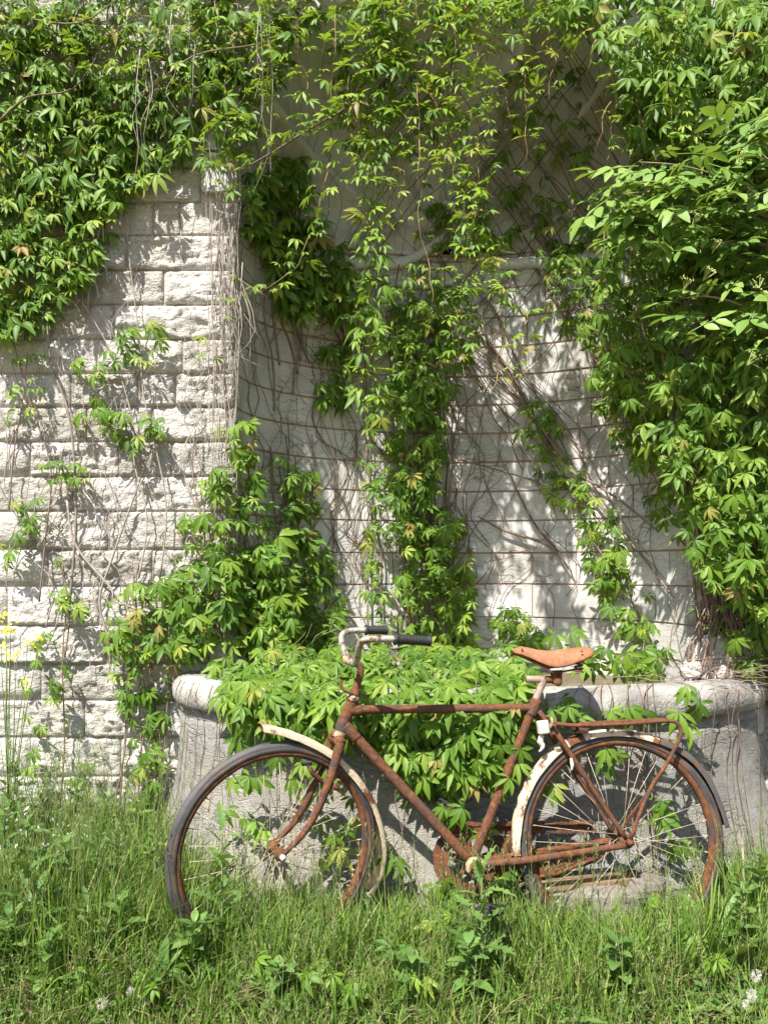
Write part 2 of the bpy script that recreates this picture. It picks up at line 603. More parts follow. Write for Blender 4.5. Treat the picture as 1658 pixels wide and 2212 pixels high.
def rock_block(x0, x1, z0, z1, amp, dress_r=0.0, seed=0.0, fine=.018):
    """A quarry-faced block: every front vertex is broken back by its own noise."""
    mb = MB()
    nx_, nz_ = max(3, int((x1 - x0) / fine)), max(3, int((z1 - z0) / (fine * .8)))
    vs, fs = [], []
    off = Vector((seed * 13.7, seed * 7.3, seed * 3.1))
    tilt, tilt2 = U(-.35, .35), U(-.3, .5)
    for j in range(nz_ + 1):
        for i in range(nx_ + 1):
            u, v = i / nx_, j / nz_
            x, z = x0 + (x1 - x0) * u, z0 + (z1 - z0) * v
            e = min(u * (x1 - x0), (1 - u) * (x1 - x0), v * (z1 - z0), (1 - v) * (z1 - z0))
            if dress_r and x1 - x < dress_r:
                e = min(e, .004)
            k = min(e / .006, 1)
            k = k * k * (3 - 2 * k)
            p = Vector((x * 5.2, 0, z * 10)) + off
            n1 = mn.noise(p)
            n2 = abs(mn.noise(p * 2.1 + Vector((4, 1, 0))))
            n3 = mn.noise(p * 5)
            led = (mn.noise(Vector((x * 3.5, 2, z * 26)) + off))
            bul = .55 + .16 * n1 + .70 * (.30 - n2) + .62 * n3 + .55 * led + .46 * mn.noise(p * 9) + tilt * (u - .5) + tilt2 * (.5 - v)
            # stepped fractures
            bul += .30 * math.floor(2.6 * (mn.noise(p * 1.5 + Vector((9, 0, 2))) + .5))
            y = WY - .004 - k * amp * max(bul, -.02) - .0015 * n3
            jit = .006 * k
            vs.append((x + jit * mn.noise(p * 4), y, z + jit * mn.noise(p * 4 + Vector((0, 5, 0)))))
    w = nx_ + 1
    for j in range(nz_):
        for i in range(nx_):
            fs.append((j * w + i, j * w + i + 1, (j + 1) * w + i + 1, (j + 1) * w + i))
    # returns into the joint
    ring = [i for i in range(w)] + [j * w + nx_ for j in range(1, nz_ + 1)] + [nz_ * w + i for i in range(nx_ - 1, -1, -1)] + [j * w for j in range(nz_ - 1, 0, -1)]
    o = len(vs)
    for i in ring:
        vs.append((vs[i][0], WY + .03, vs[i][2]))
    L = len(ring)
    for k in range(L):
        k2 = (k + 1) % L
        fs.append((ring[k2], ring[k], o + k, o + k2))
    mb.add(vs, fs)
    return mb


J = .0026
RV = NA + .15                      # outer radius of the arch stones
sd = 1
for r in range(len(ZR) - 1):
    z0, z1 = ZR[r], ZR[r + 1]
    if z1 < .02: continue
    zm = (z0 + z1) / 2
    xe_l, xe_r = XL, XR
    if z1 > ZS:
        h = max(0, z0 - ZS)
        dx = math.sqrt(max(RV * RV - h * h, 0)) if h < RV else 0
        if dx > 0: xe_l, xe_r = NX - dx, NX + dx
        else: xe_l, xe_r = NX, NX
    pyb = round(HY - (z0 - H) * F / WY)
    js = None
    for k in joints:
        if abs(k - pyb) < 6: js = [(q - CX) * WY / F for q in joints[k]]
    plain_band = abs(z0 - (H + (HY - 510) * WY / F)) < .02
    # left of the niche
    xs = []
    x = -2.4 + U(0, .3)
    lim = js[0] - .25 if js else xe_l - .12
    while x < lim:
        xs.append(x); x += U(.42, .7)
    if js: xs += js
    xs = [-2.4] + [q for q in xs if q < xe_l - .1] + [xe_l]
    for a, b in zip(xs[:-1], xs[1:]):
        sd += 1
        vis = a > -1.9
        wpart(rock_block(a + J, b - J, z0 + J, z1 - J, .004 if plain_band else U(.010, .017), .04 if b == xe_l and z1 <= ZS + .05 else 0, sd, .0115 if vis else .05), 'stone_block', M['rock'])
    # right of the niche
    if xe_r < 3.2:
        xs = [xe_r]
        x = xe_r + U(.25, .45)
        while x < 3.1:
            xs.append(x); x += U(.35, .6)
        xs.append(3.3)
        for a, b in zip(xs[:-1], xs[1:]):
            sd += 1
            wpart(rock_block(a + J, b - J, z0 + J, z1 - J, U(.03, .05), 0, sd, .03 if a < 1.8 and z0 < 1.4 else .07), 'stone_block', M['rock'])

# arch stones round the shell head
nv = 19
for i in range(nv):
    t0, t1 = math.pi * i / nv + .005, math.pi * (i + 1) / nv - .005
    mb = MB()
    vs, fs = [], []
    k = 5
    prof = [(NA - .002, WY + .05), (NA - .002, WY - .018), (NA + .02, WY - .03), (RV - .03, WY - .03), (RV - .004, WY - .02), (RV - .004, WY + .02)]
    for j in range(k):
        t = t0 + (t1 - t0) * j / (k - 1)
        for rr, yy in prof:
            jn = .003 * mn.noise((rr * 30, t * 20, i))
            vs.append((NX - (rr + jn) * math.cos(t), yy + jn, ZS + (rr + jn) * math.sin(t)))
    np_ = len(prof)
    for j in range(k - 1):
        for q in range(np_ - 1):
            fs.append((j * np_ + q, j * np_ + q + 1, (j + 1) * np_ + q + 1, (j + 1) * np_ + q))
    fs.append(tuple(range(np_))); fs.append(tuple((k - 1) * np_ + q for q in range(np_ - 1, -1, -1)))
    mb.add(vs, fs)
    wpart(mb, 'arch_stone', M['ashlar'], smooth=False)

# niche: mortar shell, then curved ashlars standing proud of it
niche = link('niche', None, wall)
mb = MB()
nt_ = 48
vs = []
for t in np.linspace(0, math.pi, nt_ + 1):
    x, y = NX - (NA + .006) * math.cos(t), WY + (NB + .006) * math.sin(t)
    vs += [(x, y, -.05), (x, y, ZS + .01)]
mb.add(vs, [(2 * i, 2 * i + 1, 2 * i + 3, 2 * i + 2) for i in range(nt_)])
bed = wpart(mb, 'joint_bed', M['pink'], niche)
for r in range(len(ZR) - 1):
    z0, z1 = ZR[r], min(ZR[r + 1], ZS - .005)
    if z1 < .6 or z0 > ZS - .03: continue
    cuts = [0.0]
    t = U(.15, .9)
    while t < math.pi - .15:
        cuts.append(t); t += U(.62, 1.05)
    cuts.append(math.pi)
    for a, b in zip(cuts[:-1], cuts[1:]):
        n_ = max(3, int((b - a) / .07))
        mb = MB(); vs, fs = [], []
        g_ = U(.0018, .0046)
        ins = U(.0, .004)
        for i in range(n_ + 1):
            t = a + g_ / .8 + (b - a - 2 * g_ / .8) * i / n_
            for (rr, zz) in ((.006, z0 + g_), (-ins, z0 + g_ + .002), (-ins, z1 - g_ - .002), (.006, z1 - g_)):
                wob = .0012 * mn.noise((t * 9, zz * 9, r))
                vs.append((NX - (NA + rr + wob) * math.cos(t), WY + (NB + rr + wob) * math.sin(t), zz + .0015 * mn.noise((t * 14, r, 0))))
        for i in range(n_):
            for q in range(3):
                fs.append((i * 4 + q, i * 4 + q + 1, i * 4 + q + 5, i * 4 + q + 4))
        fs += [(0, 1, 2, 3), tuple(n_ * 4 + q for q in (3, 2, 1, 0))]
        mb.add(vs, fs)
        wpart(mb, 'niche_block', M['ashlar'], niche, smooth=False)

# fluted shell head
mb = MB()
ns, nf = 26, 152
flutes = 13
vs, fs = [], []
for i in range(ns + 1):
    s = .04 + (math.pi / 2 - .04) * i / ns
    for j in range(nf + 1):
        ph = math.pi * j / nf
        fl = abs(math.sin(flutes * ph / 2))
        d = .20 * (fl ** .7 - .6) * (math.sin(s) ** .8) * (1 - max(0, (s - 1.42) / .15) * .9) * min(1, math.sin(ph) * 5)
        k = 1 + d
        vs.append((NX - NA * k * math.cos(ph) * math.sin(s), WY + NB * math.cos(s) * k, ZS + NA * k * math.sin(ph) * math.sin(s)))
for i in range(ns):
    for j in range(nf):
        a = i * (nf + 1) + j
        fs.append((a, a + nf + 1, a + nf + 2, a + 1))
mb.add(vs, fs)
shell = wpart(mb, 'shell_head', M['shellstone'])
# scalloped lip under the shell, sweeping up to the boss in the middle
mb = MB()
vs, fs = [], []
nl = 120
for j in range(nl + 1):
    t = math.pi * (.03 + .94 * j / nl)
    m_ = abs(t - math.pi / 2)
    zl = ZS + .0 - .10 * abs(math.sin(t * 2)) ** .8 - .018 * abs(math.sin(t * 11)) + .10 * math.exp(-(m_ / .12) ** 2)
    for rr, dz in ((.01, .06), (-.014, .055), (-.030, .040), (-.034, .018), (-.026, .002), (-.008, -.006), (.012, .0)):
        vs.append((NX - (NA + rr) * math.cos(t), WY + (NB + rr) * math.sin(t), zl + dz))
for j in range(nl):
    for q in range(6):
        fs.append((j * 7 + q, j * 7 + q + 1, j * 7 + q + 8, j * 7 + q + 7))
mb.add(vs, fs)
wpart(mb, 'scalloped_lip', M['shellstone'], shell)
# carved boss: a hood over a plug coloured dark as the recess's shade, a scroll on either side
bc = Vector((NX, WY + NB - .0, ZS + .14))
mb = MB()
tube(mb, smooth_path([bc + Vector((.095 * math.cos(a), -.02 - .04 * math.sin(a), .115 * math.sin(a) - .03)) for a in np.linspace(-.35, math.pi + .35, 13)], 2), [.018, .024, .03, .024, .018], 10, .003, 30)
wpart(mb, 'spout_hood', M['shellstone'], shell)
mb = MB()
tube(mb, [bc + Vector((0, .08, -.02)), bc + Vector((0, .02, -.03))], [.06, .075], 14)
wpart(mb, 'shade_plug', plain('spout_shadow_stone', (.06, .055, .05), .95, .1), shell)
def bead(c, r, m, parent):
    mb = MB(); vs, fs = [], []
    for q in range(9):
        th = math.pi * q / 8
        for k in range(12):
            a = math.pi * k / 6
            vs.append(c + r * Vector((math.sin(th) * math.cos(a), .7 * math.sin(th) * math.sin(a), math.cos(th))))
    for q in range(8):
        for k in range(12):
            fs.append((q * 12 + k, (q + 1) * 12 + k, (q + 1) * 12 + (k + 1) % 12, q * 12 + (k + 1) % 12))
    mb.add(vs, fs)
    wpart(mb, 'carved_bead', m, parent)


for s_ in (-1, 1):
    for k in range(4):
        bead(bc + Vector((s_ * (.20 + .085 * k), .01 - .012 * k * k, .03 - .035 * k + .012 * k * k)), .034 - .004 * k, M['shellstone'], shell)

# ------------------------------------------------------------------ basin
BX, BA, BB_ = 0.352, 1.235, 0.55
basin = empty('stone_basin', (BX, WY - .25, 0), 'weathered grey stone basin with rounded rim standing below the wall niche', 'basin')


def bas(t, off, z):
    c, s = math.cos(t), math.sin(t)
    nrm = Vector((-c / BA, -s / BB_)).normalized()
    return Vector((BX - BA * c + nrm.x * off, WY - .03 - BB_ * s + nrm.y * off, z))


def basin_depth(px):
    d = 2.9
    for _ in range(8):
        u = max(-.999, min(.999, ((px - CX) * d / F - BX) / BA))
        d = WY - .03 - BB_ * math.sqrt(1 - u * u)
    return d


def sweep(t0, t1, n, prof, rough, fr, caps=True):
    mb = MB(); vs, fs = [], []
    m_ = len(prof)
    for i in range(n + 1):
        t = t0 + (t1 - t0) * i / n
        for off, z in prof:
            p = bas(t, off, z)
            k = rough * (mn.noise(p * fr) + .5 * mn.noise(p * fr * 2.3))
            vs.append(bas(t, off + k, z + k * .5))
    for i in range(n):
        for q in range(m_ - 1):
            fs.append((i * m_ + q, (i + 1) * m_ + q, (i + 1) * m_ + q + 1, i * m_ + q + 1))
    if caps:
        fs.append(tuple(range(m_))); fs.append(tuple(n * m_ + q for q in range(m_ - 1, -1, -1)))
    mb.add(vs, fs)
    return mb


rim_prof = [(-.20, .72), (-.195, .795), (-.12, .812), (-.06, .812), (-.025, .803), (-.008, .785), (0, .76), (0, .728), (-.008, .703), (-.02, .692), (-.12, .690)]
cuts = [-.12, .62, 1.12, 1.75, 2.3, 2.75, math.pi + .12]
for a, b in zip(cuts[:-1], cuts[1:]):
    sweep(a + .004, b - .004, int((b - a) / .035), rim_prof, .010, 12).build('rim_stone', M['rim'], basin, True, basin.location)
sweep(-.12, math.pi + .12, 70, [(-.12, .700), (-.045, .698), (-.045, .66), (-.038, .652), (-.06, .648)], .002, 14, False).build('neck_band', M['basin'], basin, True, basin.location)
body = [(-.05, .655), (-.032, .645), (-.03, .58), (-.025, .50), (-.016, .42), (-.002, .34), (.022, .26), (.055, .18), (.085, .12), (.105, .06), (.115, -.05)]
bp = []
for (o0, z0), (o1, z1) in zip(body[:-1], body[1:]):
    for k in range(2):
        bp.append((o0 + (o1 - o0) * k / 2, z0 + (z1 - z0) * k / 2))
bp.append(body[-1])
sweep(-.1, math.pi + .1, 130, bp, .0045, 13, False).build('bowl', M['basin'], basin, True, basin.location)
mb = MB()
vs = [bas(t, -.19, .735 + .02 * mn.noise((t * 5, 0, 0))) for t in np.linspace(0, math.pi, 40)] + [Vector((BX, WY, .745))]
mb.add(vs, [(i, i + 1, 40) for i in range(39)])
# soil also fills the foot of the niche
mb.add([(NX - NA * math.cos(t), WY + NB * math.sin(t), .74) for t in np.linspace(0, math.pi, 30)] + [(NX, WY - .05, .745)], [(i + 1, i, 30) for i in range(29)])
mb.build('soil_fill', M['soil'], basin, True, basin.location)

# loose stones behind the bicycle and the broken block on the rim
def rubble(name, c, s, label, m=None, seed=0, group=None):
    mb = MB(); vs, fs = [], []
    nu, nv_ = 16, 10
    for j in range(nv_ + 1):
        th = math.pi * j / nv_
        for i in range(nu):
            a = 2 * math.pi * i / nu
            d = Vector((math.sin(th) * math.cos(a), math.sin(th) * math.sin(a), math.cos(th)))
            q = Vector([math.copysign(abs(k) ** .55, k) for k in d])
            k = 1 + .16 * mn.noise(d * 1.8 + Vector((seed, 0, 0))) + .08 * mn.noise(d * 5 + Vector((seed, 2, 0)))
            vs.append(Vector((q.x * s[0], q.y * s[1], q.z * s[2])) * k)
    for j in range(nv_):
        for i in range(nu):
            fs.append((j * nu + i, (j + 1) * nu + i, (j + 1) * nu + (i + 1) % nu, j * nu + (i + 1) % nu))
    mb.add(vs, fs)
    o = mb.build(name, m or M['rubble'], None, False)
    o.location = c
    o.rotation_euler = (U(-.15, .15), U(-.15, .15), U(-.4, .4))
    tag(o, label, 'stone', group)


rubble('broken_stone', P(1555, 1418, 3.2) + Vector((0, 0, -.02)), (.12, .08, .11), 'rough broken stone lump on the basin rim under the ivy at the right end', M['rock'], 3)
rubble('broken_stone', P(1490, 1447, 3.1), (.04, .035, .035), 'small pale stone lying on the basin rim beside the rough lump', M['rock'], 5)
rubble('broken_stone', P(1290, 1955, 2.58), (.13, .06, .07), 'grey stone block half sunk in grass behind the rear wheel', M['rubble'], 8)
rubble('broken_stone', P(1180, 1945, 2.6), (.08, .05, .05), 'small grey stone beside the chain case behind the bicycle', M['rubble'], 12)
rubble('broken_stone', P(1390, 1915, 2.6), (.07, .05, .04), 'small brown stone near the grass behind the rear hub', M['rubble'], 15)
mb = MB()
box(mb, (0, 0, 0), (.36, .05, .028), None, .004)
brd = mb.build('rotten_board', M['wood'])
brd.location = P(1270, 1905, 2.585); brd.rotation_euler = (R(10), R(-3), R(6))
tag(brd, 'brown rotten board lying on the stones behind the rear wheel', 'board')

# ------------------------------------------------------------------ bicycle (faces left, leans back on the basin)
FH = P(597, 1835, 2.46)
YAW, LEAN, STEER = math.atan2(.10, 1.126), R(9), R(22)
BM = Matrix.Rotation(YAW, 3, 'Z') @ Matrix.Rotation(-LEAN, 3, 'X')
BO = FH + BM @ Vector((.64, 0, -FH.z / math.cos(LEAN)))
BI = BM.inverted()
bike = empty('bicycle', BO, 'rusty old bicycle with white mudguards and brown saddle leaning on the basin', 'bicycle')
bike.rotation_euler = BM.to_euler()


def bk(px, py, w=0.0):
    """A photograph pixel carried to the bicycle's own upright plane, w metres to its far side."""
    c = BI @ (Vector((0, 0, H)) - BO)
    d = BI @ Vector(((px - CX) / F, 1, -(py - HY) / F))
    t = (w - c.y) / d.y
    return c + d * t


AX0 = bk(730, 1588)
AXD = (bk(762, 1509) - AX0).normalized()
RS = Matrix.Rotation(STEER, 3, AXD)


def fk(px, py, w=0.0):
    """The same for what turns with the handlebar: laid out straight, then steered."""
    r = bk(px, py) - AX0
    al = AXD * r.dot(AXD)
    return AX0 + RS @ (al + (r - al) / math.cos(STEER) + Vector((0, w, 0)))


def part(mb, name, m, parent=None, smooth=True, label=None):
    o = mb.build(name, m, parent or bike, smooth)
    if label: o['label'] = label
    return o


def dens(pts, k=10):
    return [pts[i].lerp(pts[i + 1], j / k) for i in range(len(pts) - 1) for j in range(k)] + [pts[-1]]


def rod(name, pts, rad, m='rust', parent=None, n=10, rough=.0009, k=10, label=None, sm=False):
    mb = MB()
    pts = smooth_path(pts, k) if sm else dens(pts, k)
    tube(mb, pts, rad, n, rough, 70)
    return part(mb, name, M[m], parent, True, label)


bb = bk(1020, 1866)
rh = bk(1340, 1812)
fh = fk(597, 1835)
# frame tubes
rod('top_tube', [bk(768, 1533), bk(1152, 1529)], .0145, 'rust', None, 12, .0012, 40)
rod('down_tube', [bk(748, 1570), bk(1012, 1856)], .0165, 'rust', None, 12, .0012, 36)
rod('seat_tube', [bk(1154, 1520), bk(1019, 1860)], .0150, 'rustflake', None, 12, .0018, 36)
rod('head_tube', [bk(761, 1514), bk(733, 1583)], .020, 'rustflake', None, 14, .0018, 14)
rod('seat_lug', [bk(1158, 1511), bk(1146, 1546)], .019, 'rust', None, 12, .0018, 8)
rod('head_lug', [bk(752, 1534), bk(782, 1534)], [.020, .017], 'rustflake', None, 12, .002, 8)
rod('head_lug', [bk(744, 1568), bk(772, 1597)], [.023, .018], 'rustflake', None, 12, .0025, 8)
rod('headset_cup', [bk(764, 1503), bk(760, 1515)], .0235, 'cream', None, 16, .0006, 3)
rod('headset_cup', [bk(733, 1580), bk(728, 1593)], .0245, 'cream', None, 16, .0006, 3)
rod('bottom_bracket', [bb + Vector((0, -.042, 0)), bb + Vector((0, .042, 0))], .023, 'rust', None, 16, .001, 6)
for s_ in (-1, 1):
    w = .048 * s_
    rod('chain_stay', [bk(1030, 1864) + Vector((0, .02 * s_, 0)), bk(1130, 1853) + Vector((0, .04 * s_, 0)), rh + Vector((-.005, w, -.012))], [.012, .0125, .010], 'rust', None, 10, .0012, 14)
    rod('seat_stay', [bk(1160, 1536) + Vector((0, .016 * s_, 0)), bk(1195, 1585) + Vector((0, .042 * s_, 0)), rh + Vector((-.004, w, .01))], [.009, .0095, .008], 'rust', None, 10, .001, 16)
    # dropout plate
    mb = MB()
    tube(mb, [rh + Vector((0, w - .003, 0)), rh + Vector((0, w + .003, 0))], .024, 9)
    part(mb, 'dropout', M['rust'])
rod('stay_bridge', [bk(1195, 1585, -.045), bk(1195, 1585, .045)], .008, 'rust', None, 8, .001, 4)
# seat post, a bent seven
rod('seat_post', [bk(1153, 1520), bk(1172, 1472), bk(1168, 1468), bk(1136, 1467)], .0125, 'seatpost', None, 12, .0005, 6, 'grey bent seat post')
# fork, stem
for s_ in (-1, 1):
    pts = [fk(726, 1600, .035 * s_), fk(701, 1674, .05 * s_), fk(673, 1741, .052 * s_), fk(645, 1788, .052 * s_), fk(615, 1819, .052 * s_), fk(594, 1837, .052 * s_)]
    rod('fork_blade', pts, [.0145, .0145, .0125, .0105, .0085, .010], 'rustflake', None, 12, .0014, 7, None, True)
    mb = MB()
    p = fk(597, 1835, .058 * s_)
    ax = RS @ Vector((0, 1, 0))
    tube(mb, [p - ax * .004, p + ax * .004], .0145, 8, .002, 60)
    part(mb, 'fork_end', M['rust'])
rod('fork_crown', [fk(726, 1600, -.038), fk(728, 1594, 0), fk(726, 1600, .038)], .018, 'rust', None, 10, .0014, 6)
rod('stem', [bk(764, 1506), bk(770, 1482), bk(778, 1455), bk(777, 1440), bk(765, 1429), bk(754, 1427)], [.0125, .0118, .0118, .012, .013, .015], 'rust', None, 12, .0012, 6, None, True)
rod('stem_nut', [bk(764, 1503), bk(769, 1488)], [.021, .016], 'rust', None, 6, .002, 3)
rod('bar_clamp', [bk(750, 1424, -.028), bk(750, 1424, .028)], .0185, 'cream', None, 12, .001, 4)
rod('brake_link', [bk(762, 1500, -.02), bk(744, 1493, -.03), bk(738, 1485, -.03), bk(735, 1468, -.03)], .0042, 'rust', None, 6, .0008, 5)
# handlebar: rises on either side of the clamp and sweeps back; turned with the fork
near = [bk(752, 1426, -.015), bk(764, 1434, -.07), bk(772, 1420, -.12), bk(775, 1400, -.165), bk(782, 1386, -.19), bk(800, 1381, -.205), bk(853, 1380, -.20)]
far = [bk(752, 1424, .015), bk(748, 1416, .07), bk(741, 1398, .12), bk(737, 1382, .155), bk(741, 1369, .18), bk(756, 1363, .195), bk(790, 1361, .205)]
rod('handlebar', near, .0112, 'chrome', None, 12, .0004, 6, None, True)
rod('handlebar', far, .0112, 'chrome', None, 12, .0005, 6, None, True)


def grip(a, b):
    mb = MB()
    n_ = 60
    pts = [a.lerp(b, i / n_) for i in range(n_ + 1)]
    rad = []
    for i in range(n_ + 1):
        u = i / n_
        r = .0158 - .0012 * (1 if (i % 5 == 0 and .1 < u < .88) else 0)
        if u < .06: r = .0195
        if u > .93: r = .0175
        if u > .985: r = .013
        rad.append(r)
    tube(mb, pts, rad, 20)
    vs = mb.v
    part(mb, 'grip', M['grip'])


grip(bk(852, 1380, -.20), bk(930, 1385, -.175))
grip(bk(789, 1361, .205), bk(836, 1361, .225))


# wheels
def wheel(center, rot, label, seed, missing, hubw, sc=1.0):
    rs = random.Random(seed)
    root_m = Matrix.Translation(center) @ rot.to_4x4()
    mb = MB()
    tube(mb, [(0, -.045, 0), (0, -.034, 0), (0, -.030, 0), (0, -.022, 0), (0, .022, 0), (0, .030, 0), (0, .034, 0), (0, .045, 0)], [.010, .012, .022, .013, .013, .022, .012, .010], 16, .0008, 60)
    tube(mb, [(0, -hubw, 0), (0, hubw, 0)], .0055, 8)
    hub = mb.build('wheel', M['rust'], bike)
    hub.matrix_basis = root_m @ Matrix.Scale(sc, 4)
    hub['label'] = label
    seg = 96

    def ringmesh(prof, rough, name, m, fr=25, ragged=None):
        mb = MB(); vs, fs = [], []
        k = len(prof)
        for i in range(seg):
            a = 2 * math.pi * i / seg
            for q, (r, y) in enumerate(prof):
                p = Vector((math.cos(a) * r, y, math.sin(a) * r))
                d = rough * mn.noise(p * fr + Vector((seed, 0, 0)))
                if ragged and q in ragged:
                    d += .004 * max(0, mn.noise(p * 40 + Vector((0, seed, 0))))
                vs.append(((r + d) * math.cos(a), y + d * .4, (r + d) * math.sin(a)))
        for i in range(seg):
            i2 = (i + 1) % seg
            for q in range(k):
                q2 = (q + 1) % k
                fs.append((i * k + q, i2 * k + q, i2 * k + q2, i * k + q2))
        mb.add(vs, fs)
        return part(mb, name, m, hub)

    ty = ringmesh([(.3345 + .0175 * math.cos(a), .0175 * math.sin(a)) for a in np.linspace(0, 2 * math.pi, 13)[:-1]], .0016, 'tyre', M['tyre'])
    for s_ in (-1, 1):
        ringmesh([(.336, s_ * .0170), (.327, s_ * .0190), (.3185, s_ * .0172), (.318, s_ * .0140), (.336, s_ * .0145)], .0012, 'sidewall', M['sidewall'], 30, (0,))
    ringmesh([(.321, -.0165), (.3205, -.0135), (.313, -.0125), (.308, -.009), (.306, 0), (.308, .009), (.313, .0125), (.3205, .0135), (.321, .0165), (.312, .016), (.304, .0115), (.301, 0), (.304, -.0115), (.312, -.016)], .0007, 'rim', M['rustdark'], 60)
    n_ = 36
    spokes = {}
    for i in range(n_):
        if i in missing: continue
        side = -1 if i % 2 else 1
        a = 2 * math.pi * i / n_
        off = (1 if (i // 2) % 2 else -1) * R(62)
        p0 = Vector((.020 * math.cos(a + off), side * .031, .020 * math.sin(a + off)))
        p1 = Vector((.304 * math.cos(a), side * .003, .304 * math.sin(a)))
        mb = MB()
        bend = rs.uniform(-.004, .004)
        mid = p0.lerp(p1, .5) + Vector((0, bend, bend))
        tube(mb, [p0, mid, p1.lerp(p0, .05)], .001, 5)
        tube(mb, [p1.lerp(p0, .06), p1], .002, 5)
        part(mb, 'spoke', M['spoke'], hub)
    return hub


fw = wheel(fh, RS, 'front wheel with black tyre and rusty rim', 3, (5, 11, 13, 30), .075, .978)
rw = wheel(rh, Matrix.Identity(3), 'rear wheel with perished tyre', 8, (3, 9, 20, 26, 27), .07)
# axle nuts
rod('axle_nut', [fh + RS @ Vector((0, -.06, 0)), fh + RS @ Vector((0, -.078, 0))], .0095, 'bone', None, 8, .0003, 2)
rod('axle_nut', [rh + Vector((.004, -.055, 0)), rh + Vector((.004, -.078, 0))], .011, 'rust', None, 6, .0006, 2)


def mudguard(path, center, wid, m, lat, name='mudguard', label=None, ragged=False, wob=.002):
    """path: points along the crown; cross-section curls down towards the hub."""
    path = smooth_path(path, 8)
    mb = MB(); vs, fs = [], []
    cs = [(-1, .023), (-.99, .013), (-.86, .006), (-.5, .001), (0, 0), (.5, .001), (.86, .006), (.99, .013), (1, .023)]
    n_ = len(path); k = len(cs)
    for i, p in enumerate(path):
        d = (center - p).normalized()
        for th in (0, .0016):
            for u, drop in cs:
                q = p + lat * (u * wid) + d * (drop + th)
                q += d * wob * mn.noise(p * 22 + Vector((u, 0, 0)))
                if ragged and i in (0, n_ - 1):
                    q += (path[1] - path[0]) * 1.2 * mn.noise(Vector((u * 4, 7, i)))
                vs.append(q)
    for i in range(n_ - 1):
        for q in range(k - 1):
            a = i * 2 * k + q
            fs.append((a, a + 1, a + 2 * k + 1, a + 2 * k))
            fs.append((a + k + 1, a + k, a + 3 * k, a + 3 * k + 1))
        for q, f in ((0, 1), (k - 1, -1)):
            a = i * 2 * k + q
            fs.append((a, a + 2 * k, a + 3 * k, a + k))
    for i in (0, n_ - 1):
        for q in range(k - 1):
            a = i * 2 * k + q
            fs.append((a, a + 1, a + k + 1, a + k))
    mb.add(vs, fs)
    return part(mb, name, m, None, True, label)


ax_f = RS @ Vector((0, 1, 0))
mudguard([fk(*p) for p in ((566, 1560), (600, 1567), (640, 1580), (690, 1604), (737, 1638), (777, 1682), (809, 1733), (831, 1793), (840, 1850), (834, 1902), (818, 1936), (803, 1951))], fh, .026, M['white'], ax_f, 'mudguard', 'bent white front mudguard with a broken tip', True)
ay = Vector((0, 1, 0))
mudguard([bk(*p) for p in ((1104, 1847), (1103, 1815), (1107, 1775), (1117, 1730), (1135, 1688), (1160, 1650), (1192, 1616), (1218, 1598))], rh, .028, M['white'], ay, 'mudguard', 'white front half of the rear mudguard')
mudguard([bk(*p) for p in ((1252, 1584), (1290, 1576), (1330, 1574), (1375, 1579), (1420, 1593))], rh, .028, M['white'], ay, 'mudguard', 'rust-streaked white crown of the rear mudguard')
mudguard([bk(*p) for p in ((1420, 1591), (1457, 1608), (1495, 1636), (1528, 1676), (1553, 1728), (1571, 1784))], rh, .028, M['guarddark'], ay, 'mudguard', 'grey tail of the rear mudguard')
mudguard([bk(*p) for p in ((1216, 1600), (1235, 1590), (1254, 1584))], rh, .027, M['rustflake'], ay, 'mudguard', 'rusted patch of the rear mudguard')
# front brake remains
rod('brake_arm', [fk(708, 1688, -.05), fk(690, 1683, -.03), fk(668, 1665, -.035), fk(660, 1650, -.035)], [.006, .008, .008, .007], 'rustflake', None, 8, .0015, 6)
rod('brake_arm', [fk(716, 1695, -.055), fk(704, 1690, -.06)], .009, 'rust', None, 8, .0015, 4)
mb = MB(); box(mb, fk(656, 1643, -.03), (.036, .012, .014), RS, .003)
part(mb, 'brake_block', M['grip'])
# saddle
prof = [  # u, top row, bottom row, half width
    (1107, 1406, 1409, .012), (1112, 1400, 1411, .022), (1123, 1396, 1414, .026), (1140, 1399, 1421, .029), (1158, 1403, 1430, .034), (1176, 1405, 1438, .043), (1190, 1405, 1441, .055),
    (1207, 1403, 1439, .071), (1224, 1401, 1433, .087), (1240, 1399, 1426, .097), (1253, 1398, 1420, .100), (1260, 1400, 1416, .094), (1263, 1405, 1412, .082)]
mb = MB(); vs, fs = [], []
ncs = 17
inner = []
for x_, t_, b_, hw in prof:
    for j in range(ncs):
        a = -1 + 2 * j / (ncs - 1)
        pt, pb = bk(x_, t_), bk(x_, b_)
        h_ = max(pt.z - pb.z, .002)
        yy = hw * math.sin(a * 1.45) / math.sin(1.45)
        drop = h_ * (abs(a) ** 2.6)
        vs.append(Vector((pt.x, yy, pt.z - drop + .010 * (1 - abs(a)) * 0)))
n_ = len(prof)
base = len(vs)
for i in range(n_ * ncs):
    p = vs[i]
    vs.append(Vector((p.x, p.y * .955, p.z - .005)))
for i in range(n_ - 1):
    for j in range(ncs - 1):
        a = i * ncs + j
        fs.append((a, a + 1, a + ncs + 1, a + ncs))
        fs.append((base + a + 1, base + a, base + a + ncs, base + a + ncs + 1))
    for j in (0, ncs - 1):
        a = i * ncs + j
        fs.append((a, a + ncs, base + a + ncs, base + a))
for i in (0, n_ - 1):
    for j in range(ncs - 1):
        a = i * ncs + j
        fs.append((a, a + 1, base + a + 1, base + a))
mb.add(vs, fs)
sad = part(mb, 'saddle', M['leather'])
